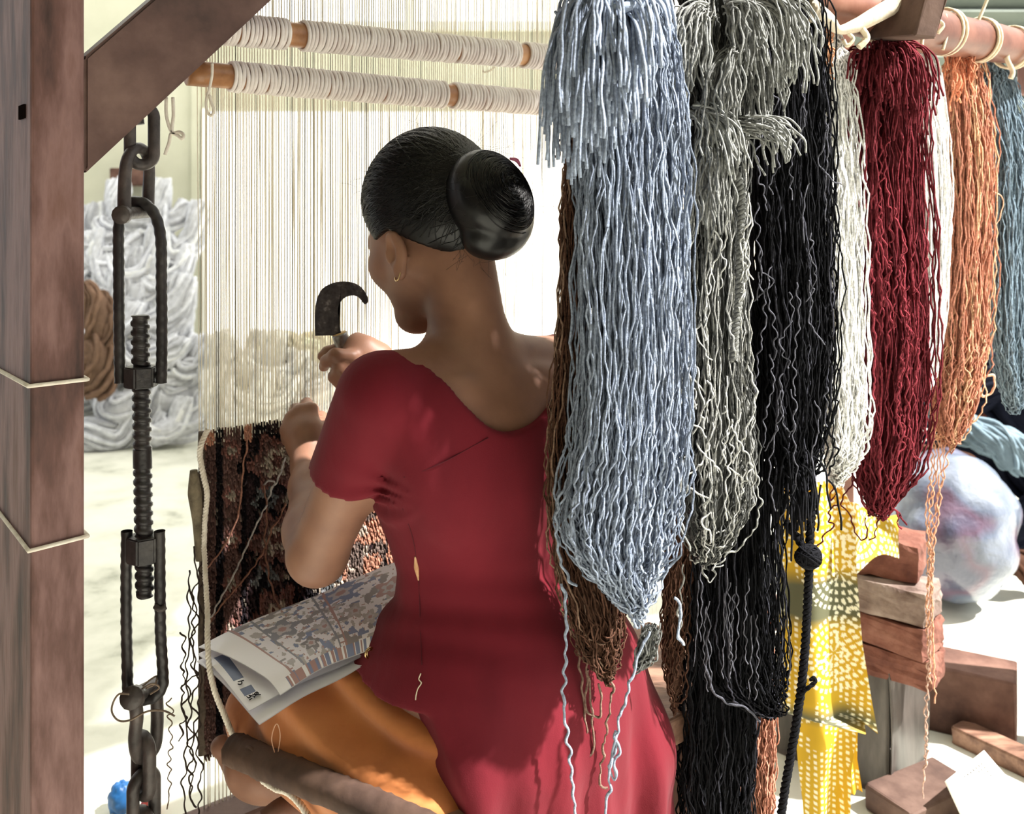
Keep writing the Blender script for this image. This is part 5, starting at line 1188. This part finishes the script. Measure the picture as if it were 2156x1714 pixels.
def bandhani(x, z, u01):
    """x, z in metres on the cloth"""
    n = len(x); f = vnoise(x * 9 + 2, z * 6 + 1, 51); g_ = vnoise(x * 7, z * 9 + 5, 52)
    c = YE[None] * np.ones((n, 1)); c = c + (YO - YE)[None] * np.clip((z - .62) * 8, 0, 1)[:, None]
    o_ = np.clip(1 - np.abs(z - .50) / .055, 0, 1) * 1.5 + np.clip(1 - np.abs(z - .285) / .03, 0, 1); o_ = np.clip(o_ * (.6 + f), 0, 1)
    c = c * (1 - o_[:, None]) + OL[None] * o_[:, None]
    dots = np.zeros(n, bool)
    def ringdots(cx, cz, R, nd):
        rr = np.hypot(x - cx, z - cz); th = np.arctan2(z - cz, x - cx); w = np.modf((th / (2 * np.pi) * nd) + 50)[0]
        return (np.abs(rr - R) < .0036) & (np.abs(w - .5) < .26)
    for cx, cz in ((.59, .545), (.66, .60), (.56, .66), (.645, .45), (.58, .40), (.66, .70)):
        for k_, R in enumerate((.022, .036, .050, .064)): dots |= ringdots(cx, cz, R, int(R * 560))
        th = np.arctan2(z - cz, x - cx); rr = np.hypot(x - cx, z - cz); dots |= (rr < .017) & (rr > .004) & (np.cos(th * 6) > .55)
    gx = np.modf(x / .0105 + 50)[0]; gz = np.modf(z / .0105 + .5 * (np.floor(x / .0105) % 2) + 50)[0]
    lat = (np.abs(gx - .5) < .24) & (np.abs(gz - .5) < .24)
    far = np.ones(n, bool)
    for cx, cz in ((.59, .545), (.66, .60), (.56, .66), (.645, .45), (.58, .40), (.66, .70)): far &= np.hypot(x - cx, z - cz) > .07
    dots |= lat & (far | (z < .40)) & (vnoise(x * 40, z * 40, 61) > .38)
    c[dots] = DW
    return np.clip(c, 0, 1)
cloth = empty('dyed_cloth', P(1740, 1600, 1.70), 'yellow and olive cloth with white dot rings draped over the bricks', 'cloth')
M['cloth_y'] = mat_vcol('dyed_cotton', .85, .15, trans=.25)
def add_cloth(name, ctl, d0, nu, nv, amp, fr, ph, lean=0):
    V, nu, nv, a, s = band_cloth(ctl, d0, nu, nv, amp, fr, ph, lean); idx = np.arange(nu * nv).reshape(nu, nv)
    Q = np.stack([idx[:-1, :-1], idx[1:, :-1], idx[1:, 1:], idx[:-1, 1:]], -1).reshape(-1, 4); C = bandhani(V[:, 0], V[:, 2], a)
    V2, Q2 = solid_sheet(V, Q, nu, nv, .0015, [0, 1, 0]); return mesh_np(name, V2, Q2, M['cloth_y'], cloth, True, np.vstack([C, C]))
add_cloth('cloth_panel', [(1015, 1640, 1770), (1080, 1640, 1800), (1200, 1640, 1802), (1350, 1640, 1812), (1480, 1650, 1832), (1512, 1660, 1838), (1536, 1800, 1842)], 1.70, 115, 220, .016, 9, .4)
add_cloth('cloth_tail', [(1490, 1672, 1812), (1560, 1680, 1800), (1620, 1685, 1790), (1700, 1695, 1786), (1790, 1700, 1785)], 1.735, 80, 140, .02, 8, 1.4)
add_cloth('cloth_tail', [(1500, 1770, 1808), (1600, 1765, 1806), (1668, 1780, 1816)], 1.80, 50, 110, .008, 8, .3)
# flap thrown back over the top brick
def flap(u, v):
    p0, p1 = P(1752, 1080, 1.71), P(1890, 1092, 1.96); q0, q1 = P(1752, 1215, 1.70), P(1893, 1168, 1.84)
    p = np.outer((1 - u) * (1 - v), p0) + np.outer(u * (1 - v), p1) + np.outer((1 - u) * v, q0) + np.outer(u * v, q1)
    p[:, 2] += .012 * np.sin(u * 7 + v * 3) + .016 * np.sin(u * np.pi) * (1 - v); return p
uu, vv = np.meshgrid(np.linspace(0, 1, 90), np.linspace(0, 1, 70), indexing='ij'); V = flap(uu.ravel(), vv.ravel()); idx = np.arange(90 * 70).reshape(90, 70)
Q = np.stack([idx[:-1, :-1], idx[1:, :-1], idx[1:, 1:], idx[:-1, 1:]], -1).reshape(-1, 4); C = bandhani(V[:, 0], V[:, 2], uu.ravel()); V2, Q2 = solid_sheet(V, Q, 90, 70, .0015, [0, .5, -.8])
mesh_np('cloth_flap', V2, Q2, M['cloth_y'], cloth, True, np.vstack([C, C]))

# ------------------------------------------------------------------ tin, bricks, blocks
ta = norm(np.array([-.73, .68, 0])); tb = norm(np.array([.68, .73, 0]))
tin_c = np.array([.765, 1.93, 0]) + ta * .125 + tb * .105
M['tin'] = mat_noise('old_tin', [lin(48, 44, 42), lin(76, 71, 67), lin(106, 100, 95)], 5, .42, (3, 3, .6), .15, 20, metallic=.45, spec=.5)
tin = empty('metal_tin', tin_c, 'dented grey metal tin box with cut open top holding bricks', 'tin')
TH = .262
for c_, ax_, hw_ in ((tin_c - tb * .105, ta, .125), (tin_c + tb * .105, ta, .125), (tin_c - ta * .125, tb, .105), (tin_c + ta * .125, tb, .105)):
    nrm = np.cross(ax_, Zv); nu_, nv_ = 24, 16
    def wall(u, v, c_=c_, ax_=ax_, hw_=hw_, nrm=nrm): 
        dent = .006 * np.sin(u * 7 + 1) * np.sin(v * 3.2) + .003 * np.sin(u * 24) * (v > .8)
        return c_ + (u[..., None] * 2 - 1) * hw_ * ax_ + (v * (TH + .012 * np.sin(u * 5)))[..., None] * Zv + dent[..., None] * nrm
    V, Q, _, _ = cloth_grid(wall, nu_, nv_); V, Q = solid_sheet(V, Q, nu_, nv_, .0025, nrm); mesh_np('tin_side', V, Q, M['tin'], tin)
beam('tin_bottom', tin_c + Zv * .003, ta, tb, Zv, .12, .10, .003, M['tin'], tin, 0)
beam('tin_floor', tin_c + Zv * (TH - .035), ta, tb, Zv, .115, .095, .004, M['tin'], tin, 0)
M['brick_r'] = mat_noise('brick_red', [lin(84, 50, 42), lin(116, 74, 62), lin(140, 98, 84)], 14, .92, (1, 1, 1), .8, 50, bdist=.006)
M['brick_g'] = mat_noise('brick_mortar', [lin(92, 74, 67), lin(124, 106, 98), lin(156, 140, 130)], 14, .95, (1, 1, 1), .8, 50, bdist=.006)
def rough_brick(name, c, ang, hx, hy, hz, mat, label, seed, tilt=0.0):
    bm = bmesh.new(); bmesh.ops.create_cube(bm, size=2); bmesh.ops.subdivide_edges(bm, edges=list(bm.edges), cuts=5, use_grid_fill=True)
    g = np.random.default_rng(seed); V = np.array([v_.co[:] for v_ in bm.verts]); bm.verts.index_update(); fs = np.array([[v_.index for v_ in f.verts] for f in bm.faces]); bm.free()
    # round the corners a little and chip them
    r2 = np.sort(np.abs(V), axis=1); cornerness = np.clip(r2[:, 1] - .66, 0, 1) * 2.0
    V = V * (1 - .05 * cornerness[:, None] * (1 + g.random((len(V), 1)))); V = V * np.array([hx, hy, hz]) + g.normal(0, .0016, V.shape)
    ca, sa = math.cos(ang), math.sin(ang); a1 = norm(np.array([ca, sa, tilt])); b1_ = norm(np.cross(Zv, a1)); z1 = np.cross(a1, b1_)
    o = mesh_np(name, V @ np.stack([a1, b1_, z1]) + c, fs, mat, None, False); tag(o, label, 'brick', 'bricks stacked on the tin'); return o
bc_ = P(1852, 1400, 1.99); z0 = TH - .022; an0 = math.atan2(ta[1], ta[0])
zz = z0
for i, (hz, da, mt, lb, du, hx) in enumerate(((.031, .12, 'brick_r', 'rough red brick lowest in the stack inside the tin', (.004, 0), .115), (.032, -.05, 'brick_r', 'smooth dark red brick second from the bottom of the stack', (0, .004), .118), (.035, .05, 'brick_g', 'mortar stained grey brick in the middle of the stack', (-.004, 0), .116), (.040, .22, 'brick_r', 'broken half brick on top of the stack beside the cloth', (.022, .012), .07))):
    rough_brick('brick', np.array([bc_[0] + du[0], bc_[1] + du[1], zz + hz]), an0 + da, hx, .056, hz, M[mt], lb, 900 + i); zz += 2 * hz + .001
def block(name, c, ang, hx, hy, hz, mat, label, cat, seed=1, bev=.006):
    ca, sa = math.cos(ang), math.sin(ang); o = beam(name, c, [ca, sa, 0], [-sa, ca, 0], Zv, hx, hy, hz, mat, None, bev, .0012, seed); tag(o, label, cat); return o
wbp = P(2030, 1530, 2.20)
block('wood_block', np.array([wbp[0] - .02, 2.22, .075]), an0 + .25, .135, .062, .075, M['wood_block'], 'squared reddish wood block standing behind the tin', 'block', 5)
block('wood_plank', np.array([P(2160, 1600, 2.0)[0] + .02, 2.02, .02]), -.95, .16, .03, .02, M['wood_bench'], 'pale narrow plank on the floor beside the wood block', 'plank', 6)
block('wood_offcut', np.array([P(1950, 1680, 1.88)[0], 1.90, .026]), .5, .10, .055, .026, M['wood_peg'], 'dark flat wood offcut lying beneath the white card', 'block', 7)
wood2 = block('wood_offcut', np.array([1.10, 1.82, .02]), .2, .09, .05, .02, M['wood_peg'], 'small dark wood offcut under the far corner of the white card', 'block', 8)
# white punched card leaning over the offcut
pcd = empty('punched_card', P(2080, 1660, 1.85), 'white card punched with rows of small holes on the floor', 'card')
c0, c1, c2_, c3 = P(1992, 1644, 1.82), P(2072, 1580, 1.92), P(2180, 1705, 1.86), P(2060, 1790, 1.74)
def pc(u, v): return c0 * (1 - u) * (1 - v) + c1 * u * (1 - v) + c2_ * u * v + c3 * (1 - u) * v
m = MB(); nrm = norm(np.cross(c1 - c0, c3 - c0)); nrm = nrm if nrm[2] > 0 else -nrm
cs_ = np.array([c0, c1, c2_, c3]); m.add(np.vstack([cs_, cs_ - nrm * .004]), [[0, 1, 2, 3], [7, 6, 5, 4], [0, 4, 5, 1], [1, 5, 6, 2], [2, 6, 7, 3], [3, 7, 4, 0]]); m.build('card_sheet', M['sheet'], pcd, False)
m = MB(); a = np.arange(8) * np.pi / 4
for i in range(9):
    for j in range(12):
        p = pc(.22 + i * .07, .12 + j * .065) + nrm * .0006; e1_ = norm(c1 - c0); e2_ = norm(np.cross(nrm, e1_))
        m.add(np.vstack([p + .0028 * (np.cos(t) * e1_ + np.sin(t) * e2_) for t in a] + [p - nrm * .0003 + .0028 * (np.cos(t) * e1_ + np.sin(t) * e2_) for t in a]), [[k, (k + 1) % 8, 8 + (k + 1) % 8, 8 + k] for k in range(8)] + [[0, 1, 2, 3], [0, 3, 4, 7], [4, 5, 6, 7]])
o = m.build('punched_holes', mat_noise('hole_shade', [lin(80, 78, 74), lin(100, 98, 92)], 20, .9, bump=0), pcd, False); tag(o, kind='stuff')

# ------------------------------------------------------------------ yarn bag and floor piles on the right
def hank(name, path, R, ns, r, colr, label, group, seed, n=30, twist=1.2, mat='yarn_bg', cat='yarn', flat=.8, parent=None):
    g = np.random.default_rng(seed); c = spline(path, n); T = norm(np.gradient(c, axis=0)); A = norm(np.cross(T, [.12, 1, .21])); B2 = np.cross(T, A)
    s = np.linspace(0, 1, n); S = np.zeros((ns, n, 3))
    prof = R * (.72 + .28 * np.sin(np.pi * s) ** .5)
    for i in range(ns):
        rho = math.sqrt(.25 + .75 * g.random()); a = g.random() * 6.283 + twist * 2 * s * np.pi * .5
        S[i] = c + (prof * rho * np.cos(a))[:, None] * A + (prof * rho * flat * np.sin(a))[:, None] * B2 + np.stack([wob(1, n, s, R * .10, .3, g)[0] for _ in range(3)], -1)
    V, Q = tubes(S, r * (1 + .1 * g.random((ns, n))), 4); C = np.repeat(np.clip(colr[None] * (1 + .10 * g.normal(0, 1, (ns, 1))), 0, 1), n * 4, axis=0)
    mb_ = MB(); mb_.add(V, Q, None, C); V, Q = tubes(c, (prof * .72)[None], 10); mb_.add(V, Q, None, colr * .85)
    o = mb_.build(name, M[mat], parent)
    if parent is None: tag(o, label, cat, group)
    return o
# heaps: a solid lumpy bag and loose hanks
def blob(name, c, r, mat, seed, amp=.12, fr=3.0, flat_z=None, n=(64, 40)):
    th, ph = np.meshgrid(np.linspace(0, 2 * np.pi, n[0], endpoint=False), np.linspace(.02, np.pi - .02, n[1]), indexing='ij'); D = np.stack([np.cos(th) * np.sin(ph), np.sin(th) * np.sin(ph), np.cos(ph)], -1)
    g = np.random.default_rng(seed); k_ = np.zeros(D.shape[:2])
    for _ in range(9):
        w = g.normal(0, fr, 3); k_ += np.abs(np.sin(D @ w + g.random() * 6)) 
    k_ = (k_ / 9 - .6) * 2 * amp
    V = (np.asarray(c) + D * np.asarray(r) * (1 + k_)[..., None])
    if flat_z is not None: V[..., 2] = np.maximum(V[..., 2], flat_z)
    idx = np.arange(n[0] * n[1]).reshape(n); Q = np.stack([idx, np.roll(idx, -1, 0), np.roll(np.roll(idx, -1, 0), -1, 1), np.roll(idx, -1, 1)], -1)[:, :-1].reshape(-1, 4)
    T3 = [[idx[0, 0], idx[(i + 1) % n[0], 0], idx[i, 0]] for i in range(1, n[0] - 1)] + [[idx[0, -1], idx[i, -1], idx[(i + 1) % n[0], -1]] for i in range(1, n[0] - 1)]
    m_ = MB(); m_.add(V.reshape(-1, 3), Q[:, ::-1], T3); return m_.build(name, mat)
k = NT('plastic_bag'); tc = k.n('ShaderNodeTexCoord'); nz = k.n('ShaderNodeTexNoise'); nz.inputs['Scale'].default_value = 4.5; k.l(tc.outputs['Object'], nz.inputs['Vector'])
rp = k.n('ShaderNodeValToRGB'); e = rp.color_ramp.elements; e[0].position = .34; e[0].color = c4(lin(70, 72, 92)); e[1].position = .66; e[1].color = c4(lin(136, 144, 156)); x = e.new(.45); x.color = c4(lin(94, 74, 92)); x = e.new(.53); x.color = c4(lin(94, 102, 120))
k.l(nz.outputs[0], rp.inputs[0]); k.l(rp.outputs[0], k.b.inputs['Base Color']); k.b.inputs['Roughness'].default_value = .28; k.b.inputs['Specular IOR Level'].default_value = .6; k.b.inputs['Coat Weight'].default_value = .4
n2 = k.n('ShaderNodeTexNoise'); n2.inputs['Scale'].default_value = 11; n2.inputs['Detail'].default_value = 5; k.l(tc.outputs['Object'], n2.inputs['Vector']); bp = k.n('ShaderNodeBump'); bp.inputs['Strength'].default_value = .6; bp.inputs['Distance'].default_value = .03; k.l(n2.outputs[0], bp.inputs['Height']); k.l(bp.outputs[0], k.b.inputs['Normal'])
M['bag'] = k.m
bagc = P(2008, 1140, 2.85)
o = blob('yarn_bag', [bagc[0], 2.9, .235], (.205, .19, .225), M['bag'], 3, .15, 2.6, .004); tag(o, 'bulging milky plastic bag of bluish wool on the sunlit floor', 'bag')
NV, TL, RS = lin(38, 40, 54), lin(136, 156, 168), lin(150, 92, 78)
g = np.random.default_rng(31)
for i in range(12):
    c_ = np.array([1.80 + g.uniform(-.14, .42), 3.42 + g.uniform(-.12, .25), .14 + .14 * (i % 4)]); p = [c_ + np.array([math.cos(a) * .24, math.sin(a) * .14, .08 * math.cos(2 * a + i)]) for a in np.linspace(i, i + 5.0, 7)]
    p = [np.array([q_[0], q_[1], max(q_[2], .09)]) for q_ in p]
    hank('yarn_hank', p, .085, 22, .012, NV, 'navy blue yarn hank in the heap behind the plastic bag', 'navy hanks heaped on the floor', 960 + i)
for i in range(7):
    a0_ = P(2020 + i * 14, 900 + 6 * i, 3.12); p = [a0_ + np.array([-.10, .05, .06]), a0_, a0_ + np.array([.10, -.02, -.03]), a0_ + np.array([.16 + .02 * i, -.03, -.12])]
    hank('yarn_hank', p, .05, 18, .007, TL, 'pale teal yarn hank draped over the navy heap', 'teal hanks on the navy heap', 980 + i)
for i in range(5):
    a0_ = P(2070 + 26 * i, 862 + 4 * i, 3.5); p = [a0_ + np.array([-.14, .02, -.02]), a0_ + np.array([-.05, -.02, .06]), a0_ + np.array([.06, -.03, .0]), a0_ + np.array([.10, -.05, -.12])]
    hank('yarn_hank', p, .075, 18, .010, RS, 'rusty red yarn hank on the heap by the back wall', 'rust hanks on the heap', 990 + i)
for i, (u, v, dd) in enumerate(((2000, 985, 3.02), (2130, 1195, 2.95))):
    a0_ = P(u, v, dd); p = [a0_ + np.array([-.08, .02, .03]), a0_ + np.array([0, -.02, .02]), a0_ + np.array([.09, 0, -.03])]
    hank('yarn_hank', p, .05, 14, .008, BN * 1.2, ('brown yarn hank peeking over the plastic bag', 'brown yarn hank on the floor beside the plastic bag')[i], 'brown hanks near the bag', 995 + i)
# reddish posts behind the skeins
p_ = P(1768, 0, 2.6); o = slab('timber_post', p_[0] - .03, p_[0] + .03, 2.57, 2.63, 0, 2.4, M['wood_pole'], None, .004); tag(o, 'reddish squared timber post behind the white skein', 'post')
p_ = P(2146, 0, 2.5); o = beam('timber_beam', [p_[0] + .40, 2.75, P(0, 190, 2.5)[2]], norm(np.array([.8, .55, -.08])), norm(np.array([-.55, .8, 0])), Zv, .45, .04, .045, M['wood_post'], None, .005); tag(o, 'dark timber beam behind the blue grey skein', 'beam')

# ------------------------------------------------------------------ pale hanks heaped against the back wall
LBW = lin(238, 239, 244); g = np.random.default_rng(44); cnt = 0
def heap(n, u0, u1, topf, vbot, d0, colr, label, group, R=.075, seed0=1000):
    gg = np.random.default_rng(seed0)
    for i in range(n):
        fr = (i + .5) / n; v = None
        u = gg.uniform(u0, u1); tp = topf(u); v = tp + (vbot - tp) * (fr ** .9) * gg.uniform(.8, 1.0)
        dd = d0 - .45 * (v - tp) / max(vbot - tp, 1) + gg.uniform(-.06, .06); c_ = P(u, v, dd); w = gg.uniform(.10, .20); h = gg.uniform(.12, .26); sg_ = gg.choice([-1, 1])
        p = [c_ + np.array([-w * sg_, gg.uniform(0, .05), h * .55]), c_ + np.array([-w * .8 * sg_, 0, -h * .3]), c_ + np.array([0, -.05, -h * .6]), c_ + np.array([w * .8 * sg_, 0, -h * .15]), c_ + np.array([w * sg_, .03, h * .5])]
        p = [np.array([q_[0], min(q_[1], WY - .2), max(q_[2], R * 1.0)]) for q_ in p]
        hank('yarn_hank', p, R * gg.uniform(.8, 1.15), 20, .013, colr * gg.uniform(.92, 1.04), label, group, seed0 + 1 + i, 30)
tp = lambda u: np.interp(u, [150, 240, 300, 360, 430], [430, 415, 405, 440, 530])
heap(40, 165, 405, tp, 905, 5.25, LBW, 'pale grey yarn hank in the tall heap by the back wall', 'pale hanks heaped by the back wall', .078, 1000)
heap(12, 465, 690, lambda u: np.interp(u, [460, 540, 640, 700], [730, 720, 760, 780]), 870, 4.9, lin(246, 244, 240), 'white yarn hank in the low heap seen through the warp', 'white hanks seen through the warp', .08, 1100)
for i in range(3):
    a0_ = P(600 + 34 * i, 745 + 8 * (i % 2), 4.8); hank('yarn_hank', [a0_ + np.array([-.13, .02, -.12]), a0_ + np.array([-.06, 0, .02]), a0_ + np.array([.04, 0, .04]), a0_ + np.array([.10, -.03, -.10])], .07, 18, .013, lin(253, 245, 222), 'ochre cream yarn hank on top of the low heap', 'ochre hanks on the low heap', 1150 + i)
for i, (vv_a, vv_b, ww) in enumerate(((625, 730, 1), (720, 830, 0))):
    p = [P(170, vv_a, 4.72), P(196, vv_a + 8, 4.70), P(212, (vv_a + vv_b) / 2, 4.68), P(214, vv_b, 4.69)] if ww else [P(180, vv_a, 4.70), P(205, vv_a + 20, 4.66), P(206, vv_a + 70, 4.66), P(196, vv_b, 4.68)]
    hank('yarn_hank', p, .085, 22, .014, lin(140, 112, 94), ('light brown yarn hank folded over in the pale heap', 'light brown yarn hank hanging below the folded brown hank')[i], 'brown hanks in the pale heap', 1200 + i)
pb = P(262, 372, 5.45); o = beam('wall_bracket', [pb[0], WY - .06, pb[2]], [1, 0, 0], [0, 1, 0], Zv, .10, .06, .05, M['wood_block'], None, .01, .003, 9); tag(o, 'small brown wooden bracket on the wall above the pale heap', 'bracket')
# litter on the floor by the chain
lit = MB(); q0 = P(255, 1690, 1.90)
k = NT('litter_blue'); k.b.inputs['Base Color'].default_value = c4(lin(40, 104, 168)); k.b.inputs['Roughness'].default_value = .4
def crumple(name, c, r, mat, label, seed): o = blob(name, c, r, mat, seed, .35, 5, .002, (24, 16)); tag(o, label, 'litter'); return o
crumple('wrapper', np.array([q0[0] + .005, 1.89, .028]), (.024, .024, .032), k.m, 'crumpled blue plastic wrapper on the floor by the chain', 5)
k = NT('litter_red'); k.b.inputs['Base Color'].default_value = c4(lin(214, 96, 96)); k.b.inputs['Roughness'].default_value = .5
crumple('wrapper', np.array([P(322, 1700, 1.9)[0], 1.885, .018]), (.018, .02, .02), k.m, 'crumpled red wrapper on the floor beside the chain', 6)
